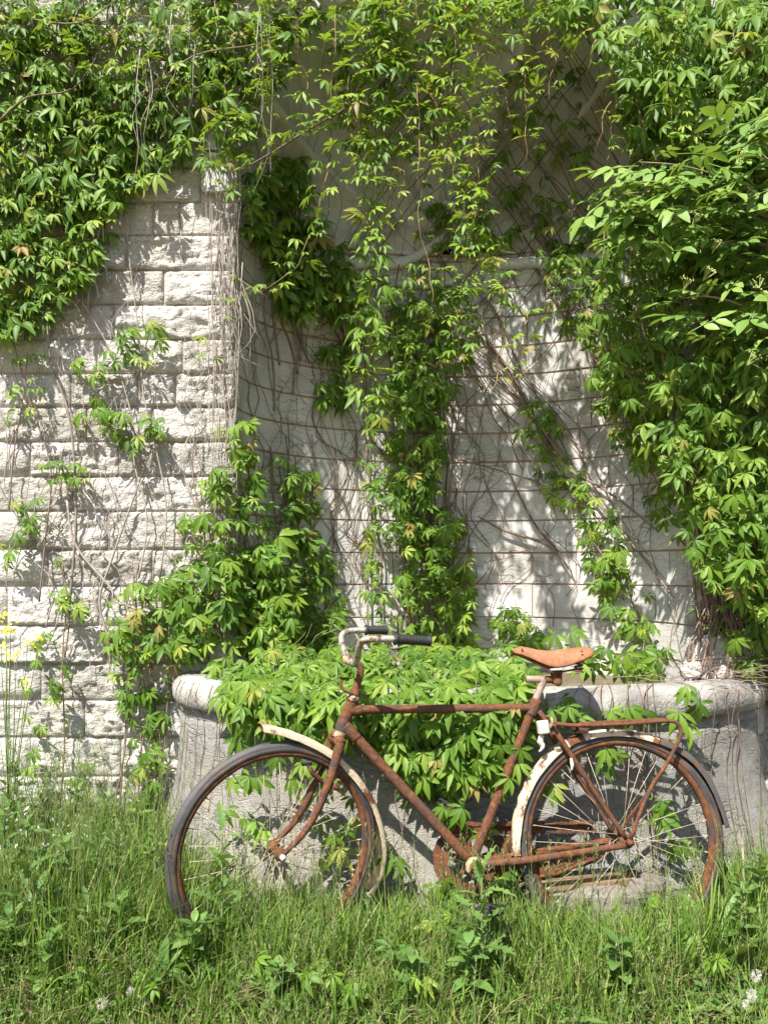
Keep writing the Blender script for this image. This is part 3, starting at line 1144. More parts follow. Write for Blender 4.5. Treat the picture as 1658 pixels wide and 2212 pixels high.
for s_ in (-1, 1):
    rod('saddle_rail', [bk(1122, 1410, .012 * s_), bk(1160, 1434, .022 * s_), bk(1190, 1452, .028 * s_), bk(1225, 1449, .04 * s_), bk(1250, 1444, .06 * s_)], .0035, 'rust', sad, 6, .0004, 6, None, True)
    mb = MB()
    p = bk(1248, 1425, .062 * s_)
    tube(mb, [p + Vector((.013 * math.cos(a), .013 * math.sin(a), .004 - .046 * i / 50)) for i, a in enumerate(np.linspace(0, 8 * math.pi, 51))], .0032, 5)
    part(mb, 'spring', M['rust'], sad)
rod('saddle_clamp', [bk(1178, 1468), bk(1203, 1468)], .012, 'rust', sad, 10, .0012, 4)
rod('saddle_clamp', [bk(1204, 1474, -.028), bk(1204, 1474, .028)], .014, 'rust', sad, 10, .0012, 4)
rod('saddle_clamp', [bk(1203, 1478), bk(1200, 1448)], [.017, .022], 'rust', sad, 10, .0012, 4)
for x_, y_, w in ((1127, 1403, -.027), (1256, 1407, -.097)):
    rod('rivet', [bk(x_, y_, w), bk(x_, y_, w - .003)], .0035, 'rust', sad, 8, 0, 1)
# luggage rack
rail = [(1190, 1562), (1215, 1565), (1247, 1567), (1320, 1565), (1390, 1561), (1440, 1557), (1460, 1561), (1469, 1576), (1467, 1594)]
for s_ in (-1, 1):
    w = .052 * s_
    pts = [bk(x_, y_, w if x_ > 1240 else w * .5 + .026 * s_ * (x_ - 1190) / 60) for x_, y_ in rail] + [bk(1440, 1648, w), bk(1400, 1711, w), rh + Vector((.012, w, .01))]
    rod('rack_rail', pts, .0068, 'rust', None, 8, .0009, 5, None, True)
for x_, y_ in ((1250, 1567), (1310, 1566), (1375, 1562), (1430, 1558)):
    rod('rack_bar', [bk(x_, y_, -.055), bk(x_, y_, .055)], .006, 'rustflake', None, 8, .001, 5)
for w in (-.02, .02):
    rod('rack_slat', [bk(1250, 1563, w), bk(1440, 1554, w)], [.006, .006], 'rustflake', None, 6, .0018, 20)
mb = MB()
box(mb, bk(1252, 1574, -.02), (.04, .07, .022), None, .004)
part(mb, 'rack_clip', M['rustflake'])
rod('rack_bolt', [bk(1182, 1567, -.02), bk(1200, 1567, -.07)], .005, 'rust', None, 6, .0006, 3)
# white plastic box and its cord
mb = MB()
box(mb, bk(1172, 1571, -.055), (.036, .028, .044), Matrix.Rotation(R(-6), 3, 'Y'), .004)
part(mb, 'lamp_box', M['bone'], None, False, 'white plastic box strapped below the saddle')
for k in range(3):
    rod('cord', [bk(1178, 1546 + k * 2, -.03), bk(1186 + k * 2, 1550, -.05), bk(1190 + k, 1562 + k, -.055), bk(1182, 1572 + k * 3, -.05)], .0028, 'cream', None, 6, .0006, 5, None, True)
rod('torn_strap', [bk(1170, 1588, -.05), bk(1166, 1602, -.045), bk(1172, 1612, -.05), bk(1164, 1624, -.05)], [.008, .011, .008, .003], 'bone', None, 6, .003, 5, None, True)
rod('torn_strap', [bk(1232, 1638, -.055), bk(1235, 1652, -.06), bk(1234, 1664, -.055)], [.004, .006, .004], 'bone', None, 6, .0015, 4, None, True)
# crank set: near crank, cream bearing ring, chain wheel and rusted chain case on the far side
rod('bearing_ring', [bb + Vector((0, -.043, 0)), bb + Vector((0, -.054, 0))], [.033, .031], 'cream', None, 24, .0005, 3)
rod('bearing_ring', [bb + Vector((0, -.053, 0)), bb + Vector((0, -.062, 0))], .020, 'rust', None, 20, .0008, 3)
rod('crank', [bb + Vector((0, -.066, .006)), bk(1036, 1905, -.07), bk(1052, 1962, -.075)], [.014, .010, .011], 'rust', None, 10, .0012, 10)
mb = MB(); box(mb, bk(1054, 1966, -.12), (.085, .07, .022), None, .006)
part(mb, 'pedal', M['grip'])
rod('crank', [bb + Vector((0, .06, .006)), bk(992, 1800, .07), bk(967, 1745, .075)], [.014, .010, .011], 'rust', None, 10, .0012, 10)
mb = MB(); box(mb, bk(966, 1741, .12), (.085, .075, .024), Matrix.Rotation(R(35), 3, 'Y'), .008)
part(mb, 'pedal', M['grip'])


def annulus(c, r0, r1, th, name, m, teeth=0, seg=96, rough=.002, a0=0, a1=2 * math.pi):
    mb = MB(); vs, fs = [], []
    full = abs(a1 - a0 - 2 * math.pi) < 1e-6
    for i in range(seg + (0 if full else 1)):
        a = a0 + (a1 - a0) * i / seg
        rr = r1 + (.004 if teeth and (i % 2) else 0) + rough * mn.noise((math.cos(a) * 9, math.sin(a) * 9, r1 * 40))
        ri = r0 + rough * mn.noise((math.cos(a) * 11, math.sin(a) * 11, 3))
        for r, y in ((ri, -th), (rr, -th), (rr, th), (ri, th)):
            vs.append(c + Vector((r * math.cos(a), y, r * math.sin(a))))
    n_ = len(vs) // 4
    for i in range(seg if full else seg):
        i2 = (i + 1) % n_
        for q in range(4):
            fs.append((i * 4 + q, i * 4 + (q + 1) % 4, i2 * 4 + (q + 1) % 4, i2 * 4 + q))
    mb.add(vs, fs)
    return part(mb, name, m, None, False)


cw = bb + Vector((0, .05, 0))
annulus(cw, .072, .092, .002, 'chain_wheel', M['rust'], 1)
for k in range(5):
    a = k * 2 * math.pi / 5 + .3
    rod('chain_wheel_arm', [cw, cw + Vector((.078 * math.cos(a), 0, .078 * math.sin(a)))], [.010, .006], 'rust', None, 6, .001, 5)
cc = bb + Vector((0, .068, .002))
annulus(cc, .094, .118, .010, 'chain_case', M['rustflake'], 0, 60, .006, R(65), R(315))


def plate(poly, w, th, name, m, ragged=.004):
    mb = MB()
    pts = []
    for i in range(len(poly)):
        a, b = poly[i], poly[(i + 1) % len(poly)]
        k = max(1, int(math.hypot(b[0] - a[0], b[1] - a[1]) / 9))
        for j in range(k):
            pts.append((a[0] + (b[0] - a[0]) * j / k, a[1] + (b[1] - a[1]) * j / k))
    vs = []
    for y in (w - th, w + th):
        for x_, y_ in pts:
            p = bk(x_, y_, y)
            p += Vector((1, 0, 1)) * ragged * mn.noise(Vector((x_ * .09, y_ * .09, 1))) + Vector((0, .004 * mn.noise(Vector((x_ * .03, y_ * .05, 4))), 0))
            vs.append(p)
    n_ = len(pts)
    fs = [tuple(range(n_)), tuple(range(2 * n_ - 1, n_ - 1, -1))]
    fs += [(i, n_ + i, n_ + (i + 1) % n_, (i + 1) % n_) for i in range(n_)]
    mb.add(vs, fs)
    return part(mb, name, m, None, False)


plate([(985, 1790), (1010, 1781), (1100, 1778), (1276, 1776), (1284, 1786), (1290, 1798), (1240, 1800), (1170, 1801), (1120, 1806), (1085, 1800), (1030, 1798), (1000, 1806)], .074, .003, 'chain_case', M['rustflake'])
plate([(985, 1785), (1010, 1776), (1276, 1772), (1278, 1780), (1010, 1785), (988, 1793)], .066, .012, 'chain_case', M['rust'])
plate([(1058, 1804), (1110, 1806), (1118, 1850), (1090, 1862), (1050, 1850)], .075, .002, 'chain_case', M['rustflake'])
plate([(1120, 1838), (1250, 1818), (1300, 1808), (1318, 1818), (1260, 1830), (1140, 1846)], .070, .004, 'chain_case', M['rustflake'])
plate([(1060, 1868), (1180, 1862), (1300, 1842), (1312, 1850), (1260, 1872), (1170, 1892), (1080, 1908), (1040, 1920), (1035, 1900)], .072, .003, 'chain_case', M['rust'])
rod('chain_case_edge', [bk(1120, 1902, .064), bk(1200, 1888, .064), bk(1300, 1848, .064)], .006, 'rust', None, 8, .0016, 8)
rod('rear_sprocket', [rh + Vector((0, .052, 0)), rh + Vector((0, .058, 0))], .032, 'rust', None, 18, .002, 2)

# ------------------------------------------------------------------ leaves
def leaflet(mb, ang, L, W, droop, fold, base=0.0, off=(0, 0, 0), twist=0.0, prof=None):
    d = Vector((math.cos(ang), math.sin(ang), 0))
    s = Vector((-math.sin(ang), math.cos(ang), 0))
    prof = prof or ((.0, .0), (.24, .50), (.52, 1.0), (.78, .62), (1.0, 0))
    vs, rows = [], []
    o = Vector(off)
    for t, w in prof:
        c = o + d * (base + t * L) + Vector((0, 0, -droop * L * (t ** 1.7)))
        if w == 0:
            rows.append((len(vs),)); vs.append(c)
        else:
            hw = W * w / 2
            e = fold * hw
            l = s * hw + Vector((0, 0, e + twist * hw)); r = -s * hw + Vector((0, 0, e - twist * hw))
            k = len(vs)
            vs += [c + l, c, c + r]
            rows.append((k, k + 1, k + 2))
    fs = []
    for a, b in zip(rows[:-1], rows[1:]):
        if len(a) == 1 and len(b) == 3:
            fs += [(a[0], b[1], b[0]), (a[0], b[2], b[1])]
        elif len(a) == 3 and len(b) == 3:
            fs += [(a[0], a[1], b[1], b[0]), (a[1], a[2], b[2], b[1])]
        elif len(b) == 1:
            fs += [(a[0], a[1], b[0]), (a[1], a[2], b[0])]
    mb.add(vs, fs, 0.0)


def petiole(mb, pts, r):
    n0 = len(mb.v)
    tube(mb, pts, r, 3, cap=False)
    mb.t.extend([0.0] * (len(mb.v) - n0))


def palmate(mat_, slim=1.0, droop=.35, young=False):
    mb = MB()
    L = 1.0
    sp = U(.9, 1.12)
    for a, l in ((0, 1.0), (.70 * sp, .93), (-.70 * sp, .93), (1.48 * sp, .70), (-1.48 * sp, .70)):
        if young and abs(a) > 1.2: l *= .85
        ll = l * U(.88, 1.08)
        leaflet(mb, a + U(-.14, .14), ll * .97, ll * .30 * slim * U(.85, 1.15), droop * U(.6, 1.6), U(.25, .7), .03, (0, 0, 0), U(-.3, .3))
    petiole(mb, [(0, 0, 0), (-.35, U(-.1, .1), -.22), (-.75, U(-.2, .2), -.62)], .016)
    return mb.mesh('palmate_leaf', mat_)


def pinnate(mat_):
    mb = MB()
    pr = ((.0, .0), (.18, .62), (.45, 1.0), (.75, .66), (1.0, 0))
    leaflet(mb, U(-.1, .1), .55, .25, U(.15, .5), U(.1, .4), .62, (0, 0, 0), 0, pr)
    for x, l in ((.56, .50), (.28, .44)):
        for s in (-1, 1):
            leaflet(mb, s * U(.85, 1.1), l * U(.9, 1.1), .22, U(.15, .5), U(.1, .4), .02, (x, 0, -.06 * x), U(-.2, .2), pr)
    petiole(mb, [(-.1, 0, -.02), (.3, 0, 0), (.62, 0, -.03)], .014)
    return mb.mesh('pinnate_leaf', mat_)


LV = [palmate(M['leaf'], U(.95, 1.15), U(.25, .6)) for _ in range(12)]
YV = [palmate(M['young'], U(.8, 1.0), U(.08, .4), True) for _ in range(10)]
EV = [pinnate(M['elder']) for _ in range(8)]


def mesh_arrays(me):
    v = np.empty(len(me.vertices) * 3); me.vertices.foreach_get('co', v)
    return v.reshape(-1, 3), [tuple(p.vertices) for p in me.polygons]


ARR = {}
for me_ in LV + YV + EV:
    ARR[me_.name] = mesh_arrays(me_)


def frame(n, h):
    n = Vector(n).normalized()
    x = Vector(h) - n * Vector(h).dot(n)
    if x.length < 1e-4: x = n.orthogonal()
    x.normalize()
    y = n.cross(x)
    return Matrix((x, y, n)).transposed()


GA = random.gauss


def wall_pose(sg=.32, down=1.0):
    return (Vector((-.22 + GA(0, sg), -.74 + GA(0, sg * .6), .58 + GA(0, sg))), Vector((GA(0, .6), -.2, -down + GA(0, .25))))


def hang_pose(sg=.35):
    a = U(0, 2 * math.pi)
    return (Vector((-.12 + GA(0, sg), -.42 + GA(0, sg), .85)), Vector((math.cos(a), -.5 * abs(math.sin(a)) - .1, -.45)))


class Creeper:
    def __init__(self, name, loc, label, cat='creeper', group='creepers on the wall and basin'):
        self.root = empty(name, loc, label, cat, group)
        self.o = Vector(loc)
        self.L = []

    def leaf(self, p, pose, size, kind='L'):
        vs = {'L': LV, 'Y': YV, 'E': EV}[kind]
        self.L.append((Vector(p), frame(*pose), size, random.choice(vs)))

    def stem(self, pts, rad, m='stem', n=5, k=4, name='stem'):
        mb = MB()
        tube(mb, smooth_path(pts, k), rad, n)
        return mb.build(name, M[m], self.root, True, self.o)

    def fill(self, poly, count, off, size, kind='L', depth=None, pose=wall_pose, young=0.0):
        xs = [p[0] for p in poly]; ys = [p[1] for p in poly]
        done = 0
        count = int(count * 1.4)
        while done < count:
            x, y = U(min(xs), max(xs)), U(min(ys), max(ys))
            if not inpoly(x, y, poly): continue
            d = (depth(x, y) if depth else wall_depth(x, y)) - U(*off)
            kd = 'Y' if random.random() < young else kind
            self.leaf(P(x, y, d), pose(), U(*size) * random.choice((.4, .6, .75, .8, .85, .95, 1.1)) * (.85 if kd == 'Y' else 1), kd)
            done += 1

    def finish(self, cap=290):
        self.L.sort(key=lambda q: q[0].y)
        for p, rot, s, me in self.L[:cap]:
            o = link('leaf', me, self.root)
            o.matrix_basis = Matrix.Translation(p - self.o) @ (rot * s).to_4x4()
        rest = self.L[cap:]
        if rest:
            V, Fc, T, off = [], [], [], 0
            for p, rot, s, me in rest:
                v, f = ARR[me.name]
                V.append(v @ (np.array(rot) * s).T + np.array(p - self.o))
                Fc.extend([tuple(i + off for i in q) for q in f])
                T.extend([random.random()] * len(v))
                off += len(v)
            me = bpy.data.meshes.new('foliage')
            me.from_pydata(np.concatenate(V).tolist(), [], Fc)
            me.polygons.foreach_set('use_smooth', [True] * len(me.polygons))
            a = me.attributes.new('tint', 'FLOAT', 'POINT'); a.data.foreach_set('value', T)
            me.materials.append(rest[0][3].materials[0])
            tag(link('foliage', me, self.root), kind='stuff')


def wp(x, y, off=.012):
    d = wall_depth(x, y)
    r = P(x, y, d)
    return P(x, y, d - off - (.026 if d == WY else .045 if r.z > ZS + .1 else 0))


def climb(x0, y0, x1, y1, wob=10, off=.012, step=55):
    """A stem clinging to the wall between two photograph points."""
    n = max(2, int(math.hypot(x1 - x0, y1 - y0) / step))
    ph = U(0, 50)
    pts = []
    for i in range(n + 1):
        t = i / n
        q = wob * (mn.noise((ph, t * n * .35, 0)) * 2.2 + .5 * mn.noise((ph, t * n * .9, 5)))
        dx, dy = x1 - x0, y1 - y0
        l = math.hypot(dx, dy)
        x, y = x0 + dx * t - dy / l * q, y0 + dy * t + dx / l * q
        pts.append(wp(x, y, off + U(0, .008)))
    return pts


# ---- top-left mass over the wall
c = Creeper('creeper', P(120, 440, WY), 'dense green creeper mass covering the upper left wall')
A1 = [(0, 90), (180, 150), (370, 170), (430, 260), (400, 320), (310, 390), (255, 450), (235, 530), (190, 600), (140, 640), (95, 700), (40, 735), (-60, 720), (-60, 90)]
c.fill(A1, 450, (.04, .14), (.06, .09), young=.2)
c.fill(A1, 300, (.03, .08), (.06, .09))
c.leaf(P(338, 375, WY - .14), (Vector((-.1, -.9, .4)), Vector((-.1, 0, -1))), .105)
for i in range(10):
    x = U(0, 300)
    c.stem(climb(x, U(400, 700), x + U(-60, 60), U(-40, 60), 12), [.005, .003], 'greystem')
c.finish()
c = Creeper('creeper', P(420, 200, WY), 'looser yellow-green creeper with bare twigs at the top left of the niche arch')
A2 = [(-40, 0), (300, 60), (340, 40), (420, 40), (560, 0), (640, 10), (690, 40), (600, 180), (560, 260), (540, 330), (500, 420), (420, 340), (440, 260), (370, 170), (180, 150), (-40, 110)]
c.fill(A2, 230, (.04, .20), (.055, .085), young=.5, pose=hang_pose)
c.fill(A2, 110, (.02, .12), (.06, .085), young=.2)
c.fill([(330, -20), (520, -20), (520, 160), (420, 200), (330, 130)], 70, (.03, .2), (.06, .085), young=.35)
c.fill([(-40, -40), (290, -40), (290, 60), (180, 110), (-40, 110)], 60, (.03, .15), (.06, .085), young=.3)
c.fill([(-60, -160), (560, -200), (560, 0), (-60, 40)], 110, (.02, .14), (.06, .09), young=.2)
for i in range(26):
    x, y = U(300, 620), U(-60, 180)
    l = U(150, 420)
    d = wall_depth(x, y)
    d = min(d, WY) - U(.03, .25)
    c.stem([P(x, y, d), P(x + U(-12, 12), y + l * .3, d - U(-.02, .05)), P(x + U(-25, 15), y + l * .55, d - U(-.02, .05)), P(x + U(-22, 22), y + l * .75, d - U(-.02, .05)), P(x + U(-30, 30), y + l, d)], [.0022, .0014, .0007], 'greystem', 4)
for pts in ([(0, 260), (60, 210), (160, 190), (230, 90), (300, 20)], [(330, 190), (420, 120), (560, 95), (690, 60)], [(60, 40), (170, 50), (250, 0)]):
    c.stem([P(x, y, WY - U(.1, .2)) for x, y in pts], [.005, .0035, .002], 'stem', 5)
c.finish()

# ---- bare stem bundle on the niche's left corner
c = Creeper('vine_stems', P(505, 980, WY), 'bundle of bare grey vine stems running up the left corner of the niche', 'vine')
for i in range(22):
    x = random.triangular(440, 522, 508)
    y0, y1 = U(620, 1330), U(250, 470)
    n = int((y0 - y1) / 60) + 2
    ph = U(0, 99); lean = U(-22, 14)
    c.stem([P(min(x + lean * (k / n) + 9 * mn.noise((ph, k * .6, 0)), 524), y0 + (y1 - y0) * k / n, WY - U(.055, .085)) for k in range(n + 1)], [.0014, U(.001, .0028), .001], 'greystem', 5, 3)
for i in range(26):
    x, y = U(470, 530), U(380, 620)
    c.stem([P(x, y, WY - .06), P(x + U(-35, 45), y + U(60, 150), WY - U(.06, .14)), P(x + U(-60, 70), y + U(160, 260), WY - U(.05, .12))], [.0022, .0016, .001], 'greystem', 4, 3)
for i in range(16):
    x, y = U(430, 510), U(560, 1280)
    c.leaf(P(x, y, WY - U(.06, .12)), wall_pose(), U(.035, .055), 'Y')
c.finish()

# ---- left wall strands
def strand(c, path, spots, size, yk=0.0, m='stem', off=.03, rad=(.004, .003, .002), loff=(.05, .11), n_each=2):
    c.stem([wp(x, y, off) for x, y in path], rad, m)
    for x, y in spots:
        for _ in range(n_each):
            c.leaf(P(x + U(-15, 15), y + U(-14, 14), wall_depth(x, y) - U(*loff)), wall_pose(.25), U(*size) * U(.55, .95), 'Y' if random.random() < yk else 'L')


c = Creeper('creeper', wp(345, 1440), 'sparse creeper branch with large leaf clusters across the middle of the rough wall')
strand(c, [(345, 1250), (360, 1100), (335, 960), (310, 850), (300, 720), (280, 560), (270, 400)], [(265, 722), (300, 705), (330, 700), (355, 735), (285, 760), (320, 768), (250, 770), (215, 790), (190, 800), (235, 790), (170, 780), (275, 740), (345, 712)], (.055, .085), .1, 'greystem')
strand(c, [(300, 1250), (318, 1120), (290, 1000), (285, 900), (240, 760), (170, 640)], [(200, 872), (225, 880), (255, 900), (285, 905), (310, 930), (270, 945), (335, 935), (240, 930), (300, 960), (190, 890), (345, 905), (225, 905), (320, 905)], (.06, .09), .05, 'greystem')
c.stem([wp(x, y, .02) for x, y in ((150, 1310), (165, 1100), (150, 900), (110, 780), (100, 640))], [.006, .005, .003], 'greystem')
c.stem([wp(x, y, .02) for x, y in ((240, 1390), (215, 1300), (245, 1200), (330, 960))], [.006, .005, .003], 'greystem')
c.stem([wp(x, y, .02) for x, y in ((145, 1080), (165, 1180), (240, 1270), (250, 1300), (340, 1330), (400, 1360))], [.005, .005, .003], 'greystem')
for i in range(30):
    x = U(20, 480)
    c.stem(climb(x, U(1000, 1500), x + U(-90, 90), U(450, 800), 26, .012, 34), [U(.0012, .003), .0016, .0008], 'greystem', 5, 3)
c.finish()
c = Creeper('creeper', wp(75, 1300), 'few creeper sprigs scattered along the left edge of the rough wall')
strand(c, [(85, 1300), (100, 1150), (110, 1010), (60, 850), (20, 700)], [(105, 1005), (130, 1000), (155, 1010), (180, 1020), (120, 1030), (160, 1040), (60, 1078), (85, 1075), (45, 1090), (60, 1110), (80, 1125), (70, 1140), (30, 1172), (10, 1180), (45, 1160), (20, 1210)], (.05, .07))
strand(c, [(20, 1100), (30, 980), (50, 860), (60, 760)], [(55, 830), (80, 835), (35, 845), (20, 885), (60, 880), (15, 900), (80, 765), (40, 770)], (.04, .065), .4)
c.finish()
c = Creeper('creeper', wp(100, 1700), 'creeper sprig climbing the rough wall beside the yellow flowers')
strand(c, [(130, 1740), (140, 1600), (135, 1450), (140, 1350), (150, 1280)], [(95, 1365), (85, 1392), (70, 1440), (60, 1475), (110, 1470), (135, 1440), (115, 1510), (75, 1560), (100, 1570), (85, 1620), (75, 1650), (150, 1310), (125, 1285), (165, 1325), (180, 1650), (185, 1700), (170, 1680)], (.055, .08), .15, 'redstem')
strand(c, [(140, 1420), (150, 1330), (135, 1210)], [(140, 1290), (160, 1312), (130, 1270), (128, 1215)], (.04, .06), .8, 'redstem')
c.finish()

# ---- left of the basin and the left curtain
c = Creeper('creeper', wp(300, 1780), 'creeper hanging thinly on the rough wall just left of the basin')
c.fill([(230, 1290), (330, 1230), (420, 1240), (430, 1400), (370, 1440), (365, 1560), (350, 1700), (345, 1770), (270, 1770), (285, 1600), (250, 1450), (225, 1380)], 85, (.04, .13), (.055, .085), young=.08)
for i in range(8):
    x = U(260, 350)
    c.stem(climb(x, 1780, x + U(-30, 60), U(1180, 1400), 10), [.004, .003], 'stem')
c.finish()
c = Creeper('creeper', wp(540, 1400), 'thick creeper curtain on the lower left corner of the niche')
for pl, n_ in (([(500, 905), (550, 900), (575, 1080), (600, 1200), (560, 1250), (520, 1150), (505, 1000)], 45), ([(430, 1030), (480, 1000), (500, 1120), (560, 1290), (560, 1400), (480, 1400), (470, 1250), (430, 1130)], 62),
               ([(560, 1180), (610, 1150), (645, 1280), (642, 1395), (560, 1395)], 66), ([(390, 1090), (425, 1060), (450, 1200), (470, 1400), (400, 1420), (390, 1300), (400, 1180)], 26), ([(340, 1220), (390, 1180), (400, 1400), (340, 1420)], 16), ([(250, 1330), (340, 1290), (340, 1430), (260, 1430)], 12)):
    c.fill(pl, n_, (.04, .17), (.06, .09), depth=lambda x, y: min(wall_depth(x, y), WY + .08), young=.1)
c.fill([(500, 1200), (560, 1150), (625, 1250), (640, 1395), (500, 1405)], 110, (.0, .08), (.06, .09))
for i in range(14):
    x = U(430, 620)
    c.stem(climb(x, 1400, x + U(-40, 40), U(900, 1150), 10, .03), [.004, .003], 'stem')
c.finish()
c = Creeper('creeper', wp(690, 1395), 'narrow creeper curtain on the niche wall behind the handlebar')
c.fill([(615, 980), (660, 985), (690, 1050), (695, 1150), (735, 1290), (740, 1400), (640, 1400), (640, 1250), (610, 1100)], 105, (.02, .16), (.055, .085))
for i in range(6):
    x = U(630, 720)
    c.stem(climb(x, 1400, x + U(-60, 20), U(900, 1050), 8), [.004, .0025], 'stem')
c.finish()

# ---- dark ivy in the shaded upper left of the niche
c = Creeper('creeper', wp(650, 700), 'dark shaded creeper inside the upper left of the niche')
c.fill([(525, 380), (560, 330), (650, 340), (690, 470), (760, 540), (790, 640), (740, 700), (700, 660), (640, 690), (600, 640), (590, 560), (540, 500)], 210, (.02, .22), (.065, .10))
c.fill([(690, 740), (760, 720), (770, 850), (720, 900), (690, 860)], 26, (.02, .12), (.065, .10))
for i in range(8):
    c.stem(climb(U(560, 760), U(760, 900), U(540, 700), U(300, 420), 12), [.005, .003], 'stem')
c.finish()

# ---- hanging strands in front of the niche: each its own thing
def hang(label, path, d, size, dens_, yk=.75, start=0.0, m='redstem', rad=(.0028, .002, .0012), spread=16):
    ph = U(0, 99)
    fine = []
    for (x0, y0), (x1, y1) in zip(path[:-1], path[1:]):
        for q in range(3):
            t = q / 3
            fine.append((x0 + (x1 - x0) * t, y0 + (y1 - y0) * t))
    fine.append(path[-1])
    pts = [P(x + 13 * mn.noise((ph, y * .02, 0)) + 5 * mn.noise((ph, y * .07, 4)), y, d + .05 * mn.noise((ph, y * .012, 8))) for x, y in fine]
    c = Creeper('hanging_strand', pts[0], label, 'creeper', 'creeper strands hanging before the niche')
    c.stem(pts, rad, m, 5, 3)
    sp = smooth_path(pts, 10)
    acc = 0
    tot = sum((b - a).length for a, b in zip(sp[:-1], sp[1:]))
    run = 0
    for a, b in zip(sp[:-1], sp[1:]):
        run += (b - a).length
        acc += (b - a).length
        if acc > .042 / dens_ and run / tot > start:
            acc = U(-.01, .01)
            for s in (-1, 1):
                if random.random() < .85:
                    k = 1 - .35 * run / tot
                    o = Vector((s * U(.008, spread / 1000 * 3), -U(0, .05), U(-.01, .02)))
                    c.leaf(b + o, hang_pose(), U(*size) * U(.6, .95) * (k if yk > .5 else 1), 'Y' if random.random() < yk else 'L')
    c.finish()


S = (.07, .10)
hang('long thin creeper strand hanging left of centre with tiny leaf tufts', [(898, -40), (892, 131), (901, 251), (906, 381), (903, 490), (925, 578), (930, 660)], 3.03, (.035, .055), .6)
hang('leafy double creeper strand hanging over the niche centre with a bare red tip', [(982, -40), (980, 98), (969, 234), (980, 349), (996, 436), (1004, 578), (992, 690), (985, 790)], 2.99, S, 1.6)
hang('bright leafy creeper strand just right of the niche centre', [(1026, -30), (1029, 245), (1031, 381), (1023, 490), (1040, 570), (1062, 640)], 2.96, S, 1.9)
hang('short creeper strand hanging alone on the right of the niche', [(1127, -40), (1135, 109), (1138, 218), (1135, 327), (1121, 392)], 3.01, (.065, .095), .95)
hang('woody creeper branch sweeping down left across the arch edge', [(834, -40), (821, 98), (789, 174), (745, 234), (680, 272), (571, 338), (516, 372)], 3.01, S, 1.0, .55, 0, 'stem', (.006, .005, .003))
hang('thick creeper strand left of centre falling to mid niche', [(800, 60), (800, 163), (805, 327), (803, 490), (811, 578), (800, 720), (790, 880)], 3.03, (.065, .09), 1.8, .45)
hang('creeper strand curving left to the niche corner', [(723, 30), (718, 272), (700, 400), (680, 490), (640, 575), (570, 625), (500, 645)], 3.03, (.06, .085), 1.0, .6)
hang('slim creeper strand on the far right of the niche', [(1323, 120), (1325, 245), (1312, 349)], 3.01, S, .8)
hang('short inner creeper strand slanting to the niche centre', [(936, 20), (952, 191), (974, 305)], 3.06, S, 1.3)
hang('thin creeper strand between the two left hanging strands', [(843, 60), (843, 191), (854, 327), (849, 490)], 3.06, S, .9)
hang('curved creeper strand right of centre ending in a bare red hook', [(1040, 480), (1062, 580), (1080, 640), (1112, 660), (1135, 690), (1120, 770), (1100, 850)], 3.01, S, .7, .8, 0)
hang('creeper strand with broad leaves left of the hanging centre strands', [(870, -40), (865, 60), (845, 120), (835, 230), (825, 330)], 3.04, (.06, .085), 1.2, .5)
hang('creeper strand in the upper niche right of the centre bundle', [(1080, -30), (1062, 60), (1050, 140), (1046, 220)], 3.03, S, 1.1, .6)
hang('pale creeper strand falling beside the elder leaves', [(1420, -30), (1430, 90), (1445, 200), (1455, 350)], 2.89, S, 1.0, .6)
hang('creeper strand hanging above the niche corner on the right', [(1235, -20), (1225, 60), (1228, 130)], 2.96, S, 1.4, .6)
for lab, pth in (('bare red creeper shoot hanging right of the niche centre', [(1085, 640), (1085, 720), (1075, 800), (1060, 840)]), ('bare pale twig hanging in the upper right of the niche', [(1285, 85), (1275, 130), (1265, 165)]),
                 ('forked bare twig hanging near the elder shrub', [(1320, 220), (1295, 260), (1290, 330)])):
    hang(lab, pth, 3.02, (.03, .04), .3, 1.0, .2)

# ---- creeper over the arch head, reaching forward above the niche
c = Creeper('creeper', P(900, -60, WY), 'creeper mass overhanging the top of the niche arch, with unseen upper leaves added for shade')
c.fill([(560, -10), (1360, -10), (1340, 50), (1180, 60), (1100, 30), (1020, 45), (900, 30), (780, 50), (640, 40)], 80, (.05, .25), (.06, .09), depth=lambda x, y: WY, young=.35, pose=hang_pose)
c.fill([(430, -330), (1500, -330), (1500, -20), (430, -20)], 420, (.02, .2), (.065, .10), depth=lambda x, y: WY, pose=hang_pose)  # unseen leaves above the view, added to shade the niche
for i in range(16):
    x = U(480, 1400)
    c.stem([P(x, -420, WY - .1), P(x + U(-40, 40), -200, WY - U(.1, .4)), P(x + U(-80, 80), -20, WY - U(.15, .4))], [.006, .004, .003], 'stem')
c.finish()

for k, (pth, dd) in enumerate((([(560, -30), (585, 80), (575, 190), (600, 260)], 3.0), ([(650, -30), (640, 90), (660, 190), (640, 300)], 3.02), ([(760, -30), (770, 80), (755, 200), (772, 330), (760, 420)], 3.0), ([(815, -30), (850, 70), (880, 180), (872, 300), (868, 420)], 3.04), ([(940, -30), (935, 60), (920, 150), (945, 260), (935, 380)], 3.03), ([(1060, -30), (1085, 60), (1090, 180), (1100, 260)], 3.02), ([(1190, -30), (1180, 50), (1195, 130), (1185, 220)], 3.0))):
    hang(('first', 'second', 'third', 'fourth', 'fifth', 'sixth', 'seventh')[k] + ' from the left of the short creeper strands hanging along the top of the arch', pth, dd, S, .8, .6)

